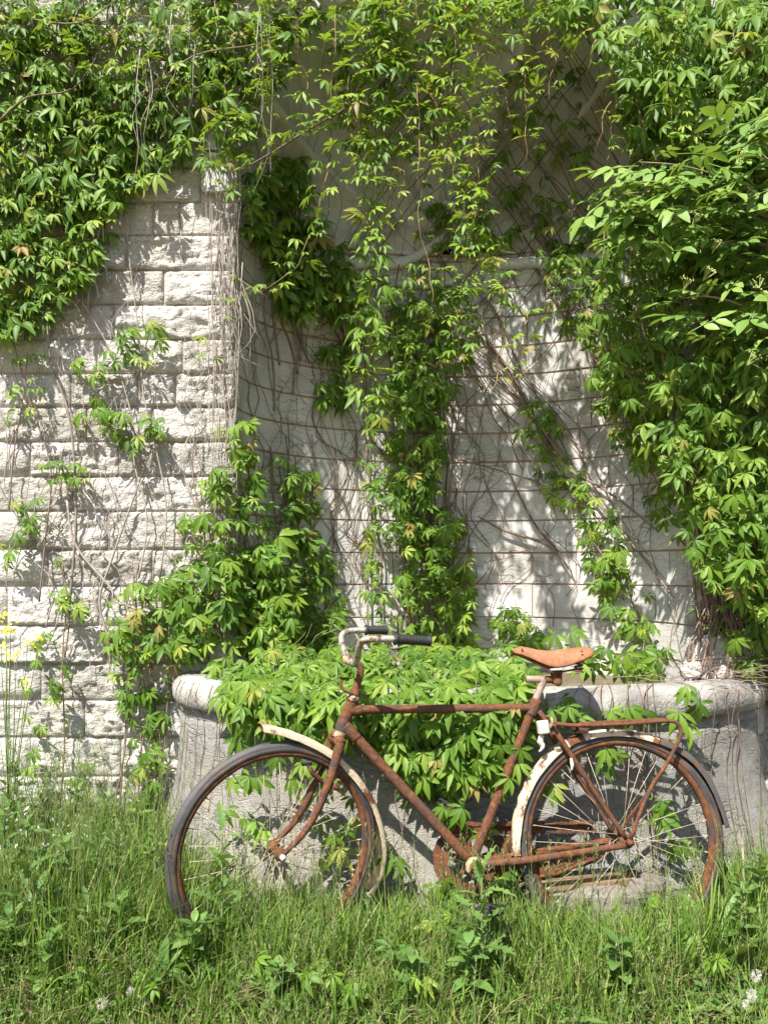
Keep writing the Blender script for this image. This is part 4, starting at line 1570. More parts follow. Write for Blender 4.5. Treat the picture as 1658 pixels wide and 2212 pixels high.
# ---- stems and shaded leaves clinging to the niche wall
c = Creeper('vine_stems', wp(980, 1390), 'web of thin brown vine stems clinging to the curved niche wall', 'vine')
for i in range(74):
    x = random.choice((U(545, 800), U(545, 1000), U(780, 1440)))
    y0 = U(700, 1390) if random.random() < .6 else U(1250, 1395)
    y1 = U(60, 620)
    x1 = x + GA(0, 110)
    if x1 < 560 and y1 < 400: y1 = 420
    c.stem(climb(x, y0, max(535, min(1440, x1)), y1, 30, .012, 36), [U(.0012, .0026), U(.0012, .0022), .0008], 'stem', 4, 2)
for i in range(58):
    x, y = U(900, 1280), U(-20, 760)
    l = U(280, 640)
    c.stem(climb(x, y, min(1440, x + l * U(.5, .75)), y + l * .85, 12), [.0016, U(.002, .0045), .0014], 'stem', 4, 2)
for i in range(44):
    x, y = U(850, 1360), U(0, 600)
    l = U(200, 460)
    c.stem(climb(x, y, max(700, x - l * .7), y + l * .8, 12), [.0016, U(.002, .0038), .001], 'stem', 4, 2)
for i in range(14):
    x, y = U(640, 1250), U(640, 1250)
    c.stem(climb(x, y, x + U(-90, 90), y + U(120, 240), 18), [.0018, .0012], 'stem', 3, 2)
for pts in ([(1000, 1000), (1150, 1040), (1195, 1060), (1250, 1030), (1330, 1080), (1420, 1150)], [(1030, 1110), (1090, 1150), (1180, 1180), (1230, 1230)], [(1040, 760), (1090, 830), (1190, 960), (1290, 1080), (1380, 1200), (1450, 1290)], [(1090, 1010), (1150, 1120), (1200, 1190), (1228, 1228)]):
    c.stem([wp(x + U(-8, 8), y + U(-8, 8), .03) for x, y in pts], [.003, .0075, .003], 'stem', 6)
c.finish()
c = Creeper('creeper', wp(1180, 620), 'dim shaded creeper sprigs in the upper right of the niche')
c.fill([(1080, 120), (1330, 150), (1310, 560), (1160, 620), (1080, 520), (1060, 300)], 75, (.02, .1), (.055, .09))
c.fill([(900, 380), (1060, 360), (1080, 520), (960, 560), (900, 500)], 34, (.03, .1), (.05, .08))
c.fill([(700, 60), (1000, 50), (1000, 350), (760, 330)], 70, (.05, .2), (.055, .085))
c.finish()

# ---- centre curtain
c = Creeper('creeper', wp(900, 1395), 'tall leafy creeper curtain down the middle of the niche')
A = [(775, 590), (870, 560), (960, 580), (1050, 650), (1040, 720), (1000, 800), (960, 900), (955, 1050), (1015, 1130), (1030, 1390), (900, 1395), (800, 1390), (785, 1200), (775, 1000), (790, 850), (760, 700)]
c.fill(A, 270, (.06, .36), (.058, .085), young=.22)
c.fill([(840, 640), (960, 620), (960, 900), (940, 1050), (1000, 1150), (1020, 1390), (900, 1390), (860, 1150), (840, 900)], 210, (.02, .16), (.06, .09))
for i in range(14):
    x = U(790, 1000)
    c.stem(climb(x, 1395, x + U(-50, 50), U(560, 760), 10, .03), [.005, .003], 'stem')
c.finish()

# ---- right-hand strands on the niche wall
c = Creeper('creeper', wp(1390, 1440), 'creeper strand running diagonally down the sunlit right of the niche')
c.fill([(1120, 870), (1190, 850), (1240, 1000), (1330, 1110), (1350, 1230), (1310, 1250), (1240, 1130), (1170, 1050), (1130, 960)], 70, (.03, .14), (.05, .075), young=.25)
c.fill([(1270, 1190), (1330, 1200), (1400, 1290), (1425, 1400), (1420, 1450), (1350, 1450), (1330, 1340), (1280, 1260)], 46, (.03, .13), (.055, .085), young=.05)
c.stem([wp(x, y, .03) for x, y in ((1420, 1450), (1380, 1330), (1300, 1200), (1230, 1060), (1170, 940), (1100, 800), (1020, 690))], [.006, .005, .003])
c.finish()
c = Creeper('creeper', wp(1110, 1395), 'small bushy creeper on the niche wall left of the saddle')
c.fill([(1070, 1330), (1110, 1290), (1150, 1330), (1170, 1400), (1050, 1400)], 38, (.03, .14), (.05, .08))
c.finish()
c = Creeper('creeper', wp(1330, 1440), 'creeper leaves spilling over the rim behind the saddle')
for x, y in ((1240, 1400), (1270, 1410), (1295, 1430), (1320, 1425), (1280, 1440), (1340, 1440), (1255, 1430), (1200, 1370), (1230, 1365), (1370, 1440), (1310, 1400), (1420, 1420), (1440, 1400), (1390, 1400), (1350, 1410)):
    c.leaf(P(x, y, 3.05 - U(0, .1)), wall_pose(), U(.06, .085))
c.finish()

# ---- mound over the basin
def mound(x, y):
    b = basin_depth(x)
    if y < 1500: return max(b, b + (WY - .05 - b) * min(1, (1500 - y) / 110))
    return b + .02


c = Creeper('creeper', (0.2, 2.8, .75), 'broad bright green creeper mound spilling over the front of the basin')
A = [(440, 1430), (560, 1400), (700, 1398), (900, 1390), (1100, 1402), (1150, 1440), (1140, 1500), (1150, 1560), (1110, 1640), (1050, 1670), (980, 1690), (900, 1690), (850, 1640), (780, 1600), (700, 1590), (640, 1575), (560, 1560), (500, 1540), (470, 1490)]


def mound_pose():
    return (Vector((-.18 + GA(0, .3), -.62 + GA(0, .2), .72 + GA(0, .2))), Vector((GA(0, .7), -.5, -.9)))


c.fill(A, 370, (.0, .15), (.065, .094), depth=mound, pose=mound_pose)
c.fill(A, 200, (-.03, .05), (.06, .09), depth=mound, pose=mound_pose)
for x, y in ((480, 1500), (495, 1530), (520, 1590), (510, 1560), (545, 1610), (580, 1530), (600, 1560), (620, 1600), (660, 1620), (540, 1470), (560, 1500)):
    c.leaf(P(x, y, basin_depth(x) - U(.03, .09)), wall_pose(.2), U(.08, .105))
for i in range(10):
    x = U(500, 1100)
    c.stem([P(x, 1420, mound(x, 1420)), P(x + U(-20, 20), 1495, mound(x, 1495) - .04), P(x + U(-30, 30), 1560, basin_depth(x) - .04), P(x + U(-40, 40), 1640, basin_depth(x) - .02)], [.002, .0015, .001], 'greenstem')
for i in range(7):
    x = U(620, 760)
    c.stem([P(x, 1400, 3.0), P(x + U(10, 30), 1375, 2.97), P(x + U(30, 70), 1350 + U(-15, 15), 2.95)], [.0018, .001], 'greenstem', 4)
c.finish()
c = Creeper('creeper', (-.45, 2.9, .4), 'creeper trails on the basin side seen through the front wheel')
for x, y in ((545, 1680), (560, 1672), (480, 1745), (555, 1772), (540, 1770), (570, 1790), (700, 1660), (720, 1690), (690, 1720), (660, 1650), (640, 1680), (745, 1790), (720, 1800), (690, 1770), (760, 1720), (770, 1770), (600, 1640), (500, 1690), (690, 1850), (730, 1830), (480, 1850), (850, 1850), (860, 1870)):
    c.leaf(P(x + U(-8, 8), y + U(-8, 8), basin_depth(x) - .10 - U(.02, .06)), wall_pose(.25), U(.055, .085))
for a, b in ((.30, .02), (.36, -.01), (.45, .03), (.52, .0), (.60, .02)):
    c.stem([bas(a + b * .3 + .012 * U(-1, 1), o_ + .004, z_) for o_, z_ in ((-.02, .80), (.002, .76), (.003, .71), (-.035, .66), (-.028, .56), (-.022, .48), (-.01, .40), (.004, .32))], [.0016, .0011], 'stem', 4, 3)
for i in range(9):
    x = U(470, 900)
    c.stem([P(x + U(-15, 15), yy, basin_depth(x) - o_) for yy, o_ in ((1560, .03), (1640, .03), (1720, .05), (1800, .11), (1860, .14))], [.0016, .001], 'stem', 4, 3)
c.finish()
c = Creeper('creeper', (.55, 2.75, .4), 'creeper trails behind the bicycle frame below the top tube')
c.fill([(840, 1620), (1100, 1600), (1080, 1700), (1000, 1730), (880, 1700)], 34, (.04, .12), (.06, .09), depth=lambda x, y: basin_depth(x))
for x, y in ((960, 1745), (985, 1760), (950, 1765), (1000, 1745), (1030, 1640), (1080, 1610), (1100, 1680), (1120, 1650), (1050, 1790), (1035, 1800), (1075, 1895), (1095, 1880), (1065, 1905), (960, 1900), (940, 1910)):
    c.leaf(P(x, y, basin_depth(x) - .14 - U(0, .05)), wall_pose(.25), U(.05, .075))
c.finish()
c = Creeper('creeper', (1.0, 2.75, .4), 'creeper sprigs behind the rear wheel and luggage rack')
for x, y in ((1310, 1620), (1325, 1630), (1300, 1640), (1430, 1735), (1445, 1750), (1420, 1760), (1200, 1690), (1190, 1710), (1480, 1825), (1460, 1810), (1440, 1830), (1210, 1515), (1190, 1530), (1230, 1530), (1250, 1545), (1330, 1545), (1350, 1530), (1390, 1535), (1320, 1530), (1485, 1500), (1500, 1530), (1470, 1540), (1490, 1560), (1480, 1480), (1510, 1510), (1600, 1860), (1590, 1885), (1560, 1880), (1120, 1620), (1100, 1590)):
    c.leaf(P(x + U(-6, 6), y + U(-6, 6), basin_depth(x) - (.06 if y < 1600 else .13) - U(0, .05)), wall_pose(.25), U(.055, .085))
for i in range(18):
    x = U(1240, 1650)
    c.stem([P(x + U(-20, 20), 1475, basin_depth(x) + .1), P(x + U(-14, 14), 1505, basin_depth(x) - .015), P(x, 1560, basin_depth(x) - .0), P(x + U(-15, 15), 1680, basin_depth(x) + .01), P(x + U(-15, 40), 1850, basin_depth(x) - .11)], [.0022, .0016], 'stem', 4, 3)
for i in range(46):
    x, y = random.triangular(1260, 1655, 1560), U(1425, 1500)
    d = 3.05 - (y - 1425) * .002
    c.stem([P(x, y, d), P(x + U(10, 50), y + U(-14, 10), d - .03), P(x + U(60, 130), y + U(-20, 26), d)], [.0018, .0012], 'stem', 3, 3)
c.finish()

# ---- right-hand mass
c = Creeper('creeper', P(1560, 1300, WY), 'dense creeper mass covering the wall to the right of the niche')
A = [(1340, 120), (1400, 60), (1760, -40), (1760, 1360), (1620, 1330), (1560, 1290), (1500, 1190), (1440, 1050), (1400, 950), (1330, 850), (1290, 720), (1290, 590), (1330, 450), (1370, 330), (1330, 220)]
c.fill(A, 660, (.12, .40), (.055, .088), depth=lambda x, y: min(wall_depth(x, y), WY + .1))
c.fill(A, 700, (.02, .2), (.065, .10), depth=lambda x, y: min(wall_depth(x, y), WY + .2))
c.fill([(1400, 800), (1500, 700), (1760, 700), (1760, 1350), (1620, 1330), (1540, 1270), (1480, 1160)], 230, (.34, .47), (.055, .088), depth=lambda x, y: WY)
for i in range(26):
    x = U(1500, 1740)
    c.stem([P(x, U(1480, 1560), WY - .1), P(x + U(-50, 30), 1200, WY - U(.05, .2)), P(x + U(-120, 60), 900, WY - U(.05, .2)), P(x + U(-200, 60), 500, WY - U(.05, .2)), P(x + U(-200, 60), 60, WY - .1)], [.007, .005, .003], 'stem')
c.finish()
c = Creeper('creeper', P(1400, 60, WY), 'bright creeper leaves at the top right corner above the elder')
c.fill([(1180, -20), (1760, -60), (1760, 330), (1500, 330), (1400, 230), (1330, 130), (1250, 60)], 260, (.1, .5), (.065, .095), depth=lambda x, y: WY, young=.12)
c.fill([(1180, -300), (1800, -300), (1800, 0), (1180, 0)], 160, (.05, .3), (.065, .095), depth=lambda x, y: WY)
c.finish()
c = Creeper('creeper', P(1300, 700, WY), 'loose creeper fringe on the right edge of the niche')
c.fill([(1160, 570), (1290, 520), (1300, 700), (1400, 940), (1450, 1100), (1480, 1180), (1420, 1120), (1330, 960), (1250, 760), (1180, 660)], 95, (.03, .25), (.055, .085), young=.25, depth=lambda x, y: min(wall_depth(x, y), WY + .25))
c.finish()
c = Creeper('creeper', P(1600, 1380, 3.1), 'ragged creeper with bare twigs at the right end of the basin')
c.fill([(1500, 1310), (1700, 1300), (1700, 1480), (1620, 1470), (1560, 1380)], 44, (.1, .35), (.06, .09), depth=lambda x, y: WY)
for i in range(30):
    x = U(1470, 1660)
    c.stem([P(x, U(1450, 1500), 3.1), P(x + U(-30, 30), 1400, 3.08), P(x + U(-60, 60), U(1260, 1340), 3.15)], [.003, .002], 'stem', 4, 3)
c.finish()

# ---- elder shrub
c = Creeper('elder_shrub', (1.95, 2.75, 0), 'pale green elder shrub with bud clusters leaning in from the right', 'shrub', None)
c.stem([(1.95, 2.75, 0), (1.9, 2.75, .8), (1.75, 2.75, 1.5), (1.55, 2.74, 2.2)], [.025, .02, .012], 'bark', 8, 5, 'branch')
br = [[(1760, 520), (1658, 470), (1590, 445), (1520, 425), (1400, 415), (1310, 425)], [(1750, 740), (1658, 692), (1590, 655), (1520, 640), (1470, 645)], [(1700, 470), (1600, 400), (1480, 360), (1380, 350)], [(1720, 560), (1600, 520), (1500, 540), (1420, 560)], [(1700, 380), (1600, 300), (1520, 290)], [(1760, 800), (1680, 760), (1620, 800)]]
for b_ in br:
    dd = U(2.8, 2.92)
    pts = [P(x, y, dd + U(-.03, .03)) for x, y in b_]
    c.stem([Vector((1.8, 2.75, pts[0].z - .3))] + pts, [.008, .0045, .002], 'bark', 6, 5, 'branch')
A = [(1330, 380), (1400, 330), (1470, 300), (1560, 260), (1740, 230), (1740, 640), (1640, 650), (1560, 560), (1460, 560), (1380, 540), (1300, 520), (1290, 430)]


def elder_pose():
    a = U(0, 2 * math.pi)
    return (Vector((-.15 + GA(0, .3), -.4 + GA(0, .3), .9)), Vector((-.4 + math.cos(a), math.sin(a) * .7 - .25, -.15 + GA(0, .3))))


c.fill(A, 150, (-.12, .12), (.13, .19), 'E', lambda x, y: 2.84, elder_pose)
c.fill([(1440, 640), (1560, 600), (1740, 640), (1740, 860), (1640, 800), (1560, 740), (1450, 720)], 42, (-.1, .1), (.12, .17), 'E', lambda x, y: 2.84, elder_pose)
for x, y in ((1500, 470), (1545, 530), (1455, 475), (1600, 340), (1570, 455), (1530, 590), (1636, 612), (1650, 640), (1620, 420), (1480, 610), (1625, 775)):
    mb = MB()
    for k in range(26):
        a, r = U(0, 6.28), .026 * math.sqrt(random.random())
        p = Vector((r * math.cos(a), r * math.sin(a), .01 + U(0, .006)))
        for q in range(3):
            dv = Vector((GA(0, 1), GA(0, 1), GA(0, 1))).normalized() * .003
        mb.add([p + Vector((.0028, 0, 0)), p + Vector((-.0014, .0024, 0)), p + Vector((-.0014, -.0024, 0)), p + Vector((0, 0, .004)), p - Vector((0, 0, .003))], [(0, 1, 3), (1, 2, 3), (2, 0, 3), (1, 0, 4), (2, 1, 4), (0, 2, 4)])
        if k % 5 == 0:
            tube(mb, [p, (0, 0, -.03)], .0008, 3, cap=False)
    o = mb.build('flower_bud', M['bud'], c.root)
    o.location = P(x, y, 2.72) - c.o
    o.rotation_euler = (R(40), 0, U(0, 3))
c.finish()

# ------------------------------------------------------------------ grass
def sstep(a, b, x):
    t = np.clip((x - a) / (b - a), 0, 1)
    return t * t * (3 - 2 * t)


def clear_of_basin(x, y, m=.07):
    return ((x - BX) / (BA + m)) ** 2 + ((y - 3.27) / (BB_ + m)) ** 2 > 1


def nz(x, y, s, o=0.0):
    return np.sin(x * s + o + 1.3 * np.sin(y * s * .7 + o)) * np.cos(y * s * 1.1 + 2 * o + .9 * np.sin(x * s * .6))


def tall(x, y):
    h = .235 + .20 * sstep(-.40, -1.0, x) + .07 * sstep(.95, 1.35, x) + .035 * nz(x, y, 5.5, 1.0) + .03 * nz(x, y, 13, 2.0)
    h = h * (.30 + .70 * sstep(1.85, 2.25, y))
    h = np.where(y > 2.45, h * .85, h)
    return np.maximum(h, .05)


def blades(n, name, matn, hmul, wid, curve, xr=(-1.75, 1.95), yr=(1.65, 3.24), clump=0.0, label=None, hfun=tall):
    x = rng.uniform(*xr, n); y = rng.uniform(*yr, n)
    if clump:
        cxs = rng.uniform(*xr, int(n / 28)); cys = rng.uniform(*yr, int(n / 28))
        k = rng.integers(0, len(cxs), n)
        sel = rng.random(n) < clump
        x = np.where(sel, cxs[k] + rng.normal(0, .022, n), x); y = np.where(sel, cys[k] + rng.normal(0, .022, n), y)
    keep = clear_of_basin(x, y) & (y < 3.26)
    # thinner, trodden patches where the soil shows at the very front
    thin = nz(x, y, 4.0, 4.0) + .5 * nz(x, y, 9.0, .5)
    keep &= ~((y < 2.2) & (thin > .1) & (rng.random(n) < .7))
    x, y = x[keep], y[keep]
    n = len(x)
    h = hfun(x, y) * rng.uniform(hmul[0], hmul[1], n)
    a = rng.uniform(0, 2 * np.pi, n); b = a + rng.normal(0, .5, n) + np.pi / 2
    c = rng.uniform(curve[0], curve[1], n)
    w = rng.uniform(wid[0], wid[1], n)
    s = np.array([0, .35, .7, 1.0])
    V = np.zeros((n, 7, 3))
    i = 0
    for k, t in enumerate(s):
        px = x + np.cos(a) * h * c * t ** 2
        py = y + np.sin(a) * h * c * t ** 2
        pz = h * (t - .38 * c * t ** 2)
        ww = w * (1 - .25 * t) / 2
        if t < 1:
            V[:, i] = np.stack([px - np.cos(b) * ww, py - np.sin(b) * ww, pz], 1)
            V[:, i + 1] = np.stack([px + np.cos(b) * ww, py + np.sin(b) * ww, pz], 1)
            i += 2
        else:
            V[:, i] = np.stack([px, py, pz], 1)
    base = np.arange(n)[:, None] * 7
    quads = np.concatenate([base + np.array([0, 1, 3, 2]), base + np.array([2, 3, 5, 4])])
    tris = base + np.array([4, 5, 6])
    me = bpy.data.meshes.new(name)
    nq, nt2 = len(quads), len(tris)
    me.vertices.add(n * 7); me.vertices.foreach_set('co', V.reshape(-1))
    me.loops.add(nq * 4 + nt2 * 3)
    me.loops.foreach_set('vertex_index', np.concatenate([quads.reshape(-1), tris.reshape(-1)]).astype(np.int32))
    me.polygons.add(nq + nt2)
    me.polygons.foreach_set('loop_start', np.concatenate([np.arange(nq) * 4, nq * 4 + np.arange(nt2) * 3]).astype(np.int32))
    me.update(calc_edges=True)
    at = me.attributes.new('tint', 'FLOAT', 'POINT')
    at.data.foreach_set('value', np.repeat(rng.random(n), 7))
    me.polygons.foreach_set('use_smooth', [True] * (nq + nt2))
    me.materials.append(M[matn])
    o = link(name, me)
    return o, x, y, h, a, c


o, *_ = blades(78000, 'grass', 'grass', (.35, 1.15), (.0025, .006), (.08, .75), clump=.5)
tag(o, 'uncut green meadow grass growing along the foot of the wall', 'grass', kind='stuff')

o, *_ = blades(10000, 'dead_grass', 'dry', (.25, .9), (.002, .005), (.3, 1.4), yr=(1.65, 2.35), clump=.5)
tag(o, 'pale dead straw lying among the grass near the front edge', 'straw', kind='stuff')

# flowering stems of the meadow grass
def seedstems(n):
    mb = MB()
    for i in range(n):
        while True:
            x, y = U(-1.6, 1.8), U(1.75, 3.2)
            if clear_of_basin(x, y): break
        h = float(tall(np.array([x]), np.array([y]))[0]) * U(1.1, 1.75) + .02
        a = U(0, 6.28); c = U(.05, .3)
        tint = random.random()
        pts = [Vector((x + math.cos(a) * h * c * t * t, y + math.sin(a) * h * c * t * t, h * t)) for t in (0, .4, .75, 1)]
        n0 = len(mb.v)
        tube(mb, pts, [.0011, .0007], 3, cap=False)
        hl = U(.04, .08)
        for k in range(9):
            t = 1 - hl / h * k / 9
            p = Vector((x + math.cos(a) * h * c * t * t, y + math.sin(a) * h * c * t * t, h * t))
            b = U(0, 6.28); l = U(.005, .014) * (.5 + k / 9)
            d = Vector((math.cos(b) * l, math.sin(b) * l, l * .9))
            s = Vector((-math.sin(b), math.cos(b), 0)) * .0015
            mb.add([p, p + d * .6 + s, p + d * 1.3, p + d * .6 - s], [(0, 1, 2, 3)])
        mb.t.extend([tint] * (len(mb.v) - n0))
    o = mb.build('seeding_grass', M['seed'])
    tag(o, 'thin seeding grass stalks rising above the meadow grass', 'grass', kind='stuff')


seedstems(1200)

# low clover-like cover between the grasses
mb = MB()
for i in range(7000):
    while True:
        x, y = U(-1.6, 1.8), U(1.75, 3.2)
        if clear_of_basin(x, y, .03) and (mn.noise((x * 2.5, y * 3, 8)) > -.12): break
    z = U(.01, .55) * float(tall(np.array([x]), np.array([y]))[0])
    a0 = U(0, 6.28); s = U(.008, .02); tl = U(-.5, .1)
    tint = random.random()
    vs, fs = [], []
    c0 = Vector((x, y, z))
    for k in range(3):
        a = a0 + k * 2.094
        d = Vector((math.cos(a), math.sin(a), tl + U(-.2, .3))); q = Vector((-math.sin(a), math.cos(a), 0))
        b = len(vs)
        vs += [c0, c0 + d * s * .6 + q * s * .42, c0 + d * s * 1.15, c0 + d * s * .6 - q * s * .42]
        fs.append((b, b + 1, b + 2, b + 3))
    mb.add(vs, fs, tint)
o = mb.build('ground_cover', M['weed'])
tag(o, 'low clover and small-leaved weeds between the grass', 'ground cover', kind='stuff')


# ------------------------------------------------------------------ weeds
def spiky(L=1.0, W=.26, lobes=6, wave=.0, dr=.5, depth=.6):
    """A leaf with a midrib fold and a toothed or wavy edge."""
    mb = MB(); vs, fs = [], []
    n = lobes * 2 + 2
    for i in range(n + 1):
        t = i / n
        w = W / 2 * (math.sin(math.pi * min(1, t * .92 + .06)) ** .7)
        if i % 2 == 0: w *= (1 - depth)
        z = -dr * L * t * t + .18 * L * t
        f = .25 * w + wave * math.sin(i * 1.9) * W
        f2 = .25 * w + wave * math.sin(i * 1.9 + 2) * W
        vs += [(t * L, w, z + f), (t * L, 0, z), (t * L, -w, z + f2)]
    for i in range(n):
        a = i * 3
        fs += [(a, a + 1, a + 4, a + 3), (a + 1, a + 2, a + 5, a + 4)]
    mb.add(vs, fs, 0.0)
    return mb.mesh('weed_leaf', M['weed'])


TH = [spiky(1, U(.3, .42), 6, .06, U(.2, .8), .55) for _ in range(4)]
DK = [spiky(1, U(.24, .32), 7, .05, U(.05, .5), .10) for _ in range(4)]
NT = [spiky(1, U(.5, .62), 5, .02, U(.2, .6), .16) for _ in range(4)]
DD = [spiky(1, U(.24, .32), 5, .02, U(.2, .7), .5) for _ in range(4)]


def gpt(px, py, d=None):
    """The ground point seen at a pixel, or the ground below it at depth d."""
    if d is None: d = H * F / (py - HY)
    return Vector(((px - CX) * d / F, d, 0))


def weed(name, base, label, cat, group, h, leaves, L, meshes, up=.35, lean=(0, 0), top_leaves=True, spread_z=(.05, 1.0)):
    root = empty(name, base, label, cat, group)
    if h > .06:
        mb = MB()
        pts = [Vector((lean[0] * t * t, lean[1] * t * t, h * t)) for t in (0, .3, .6, 1)]
        tube(mb, smooth_path(pts, 3), [.005, .0035, .002], 6)
        mb.build('stem', M['greenstem'], root)
    ga = U(0, 6)
    for i in range(leaves):
        t = spread_z[0] + (spread_z[1] - spread_z[0]) * (i / max(1, leaves - 1))
        ga += 2.4
        o = link('leaf', random.choice(meshes), root)
        k = U(*L) * (1 - .5 * t * (h > .06))
        el = up + U(-.25, .3) + .5 * t * (h > .06)
        dx = Vector((math.cos(ga) * math.cos(el), math.sin(ga) * math.cos(el), math.sin(el)))
        nrm = Vector((-math.cos(ga) * math.sin(el), -math.sin(ga) * math.sin(el), math.cos(el)))
        p = Vector((lean[0] * t * t, lean[1] * t * t, h * t if h > .06 else .01))
        o.matrix_basis = Matrix.Translation(p) @ (frame(nrm, dx) * k).to_4x4()
    return root


weed('thistle', gpt(1040, 0, 2.2), 'spiky thistle growing in front of the crank', 'weed', 'thistles in the grass', .40, 20, (.10, .17), TH)
weed('thistle', gpt(480, 0, 2.32), 'tall thistle growing through the front wheel', 'weed', 'thistles in the grass', .46, 20, (.10, .18), TH, .3)
weed('thistle', gpt(60, 0, 2.25), 'large thistle at the left edge of the grass', 'weed', 'thistles in the grass', .36, 18, (.14, .24), TH, .25)
weed('thistle', gpt(210, 0, 2.5), 'thistle standing among the white flowers', 'weed', 'thistles in the grass', .34, 16, (.10, .18), TH)
weed('thistle', gpt(20, 0, 2.7), 'thistle at the foot of the wall by the left edge', 'weed', 'thistles in the grass', .44, 18, (.10, .18), TH)
weed('dock_plant', gpt(335, 0, 2.12), 'dock plant with a broad upright ribbed leaf in the left grass', 'weed', 'dock plants in the grass', .02, 4, (.15, .22), DK, 1.2)
weed('dock_plant', gpt(295, 0, 2.3), 'dock plant with long leaves behind the broad ribbed one', 'weed', 'dock plants in the grass', .03, 4, (.18, .26), DK, 1.15)
weed('dock_plant', gpt(140, 0, 2.02), 'low dock plant at the lower left corner', 'weed', 'dock plants in the grass', .02, 6, (.13, .18), DK, .6)
weed('dock_plant', gpt(1560, 0, 2.3), 'dock plant under the rear mudguard tail', 'weed', 'dock plants in the grass', .02, 6, (.2, .28), DK, .95)
weed('dock_plant', gpt(1450, 0, 2.35), 'dock plant with arching leaves right of the rear hub', 'weed', 'dock plants in the grass', .02, 6, (.17, .24), DK, .7)
weed('dandelion_plant', gpt(1180, 0, 2.05), 'dandelion leaf rosette at the bottom right of centre', 'weed', 'dandelions in the grass', .01, 9, (.12, .17), DD, .5)
weed('dandelion_plant', gpt(760, 0, 2.06), 'dandelion leaf rosette at the bottom centre', 'weed', 'dandelions in the grass', .01, 8, (.11, .15), DD, .5)
weed('dandelion_plant', gpt(1580, 0, 2.1), 'dandelion leaf rosette in the lower right corner', 'weed', 'dandelions in the grass', .01, 9, (.13, .18), DD, .6)

# white dead-nettles by the left wall
for i, (px, d, h) in enumerate(((40, 2.85, .36), (80, 2.75, .33), (125, 2.9, .33), (165, 2.75, .30), (205, 2.85, .31), (245, 2.8, .28), (20, 2.6, .34), (100, 2.6, .3))):
    lab = ['at the far left edge below the yellow flowers', 'second from the left edge in the flowering patch', 'in the middle of the flowering patch, farther back', 'nearer the bicycle in the flowering patch', 'behind the thistle of the flowering patch', 'nearest the front wheel', 'low at the left edge in front of the patch', 'in front of the flowering patch, shorter'][i]
    r_ = weed('white_nettle', gpt(px, 0, d), 'small white-flowered nettle ' + lab, 'weed', 'white flowered nettles', h, 20, (.06, .10), NT, .1)
    for k in range(12):
        mb = MB()
        a = U(0, 6.28)
        p = Vector((.022 * math.cos(a), .022 * math.sin(a), h * U(.62, 1.0)))
        q = Vector((math.cos(a), math.sin(a), .3)) * .016
        s = Vector((-math.sin(a), math.cos(a), 0)) * .008
        mb.add([p, p + q * .7 + s, p + q * 1.3 + Vector((0, 0, .006)), p + q * .7 - s, p + q * .9 + Vector((0, 0, -.012))], [(0, 1, 2), (0, 2, 3), (1, 4, 2), (2, 4, 3), (0, 4, 1), (0, 3, 4)])
        mb.build('blossom', M['petal'], r_, False)

# leafy herbs without flowers thickening the left-hand growth
for i, (px, d, h, lab) in enumerate(((10, 2.45, .40, 'leafy green herb at the left edge of the tall grass'), (140, 2.4, .33, 'leafy herb between the thistle and the white flowers'), (255, 2.55, .30, 'leafy herb left of the front tyre'), (330, 2.6, .28, 'leafy herb at the foot of the basin on the left'), (60, 2.5, .36, 'leafy herb behind the large thistle'), (190, 2.2, .24, 'low leafy herb in front of the white flower patch'), (420, 2.2, .20, 'low leafy herb below the front tyre'), (1010, 2.12, .18, 'low leafy herb under the crank'), (890, 2.1, .16, 'low leafy herb in the middle of the grass'), (1330, 2.15, .17, 'low leafy herb below the rear hub'), (1600, 2.3, .26, 'leafy herb at the right edge of the grass'), (1640, 2.5, .26, 'leafy herb against the right end of the basin'), (600, 2.1, .14, 'low leafy herb below the front hub'))):
    weed('leafy_herb', gpt(px, 0, d), lab, 'weed', 'leafy herbs in the grass', h * 1.2, 26, (.06, .12), NT + DK[:1], .15)

for i, (px, d, h, lab) in enumerate(((35, 2.95, .50, 'tall leafy weed against the wall at the left edge'), (95, 3.0, .44, 'tall leafy weed against the wall under the creeper sprig'), (165, 3.05, .38, 'leafy weed against the wall left of the thin creeper'), (230, 3.0, .36, 'leafy weed against the wall below the thin creeper'), (300, 2.95, .32, 'leafy weed in the corner of wall and basin'), (20, 2.15, .28, 'leafy weed at the left edge near the front'), (110, 2.1, .24, 'leafy weed left of the dock plant'), (260, 2.25, .28, 'leafy weed right of the dock plant'))):
    weed('leafy_herb', gpt(px, 0, d), lab, 'weed', 'leafy herbs in the grass', h, 30, (.07, .13), NT + DK[:1], .2)

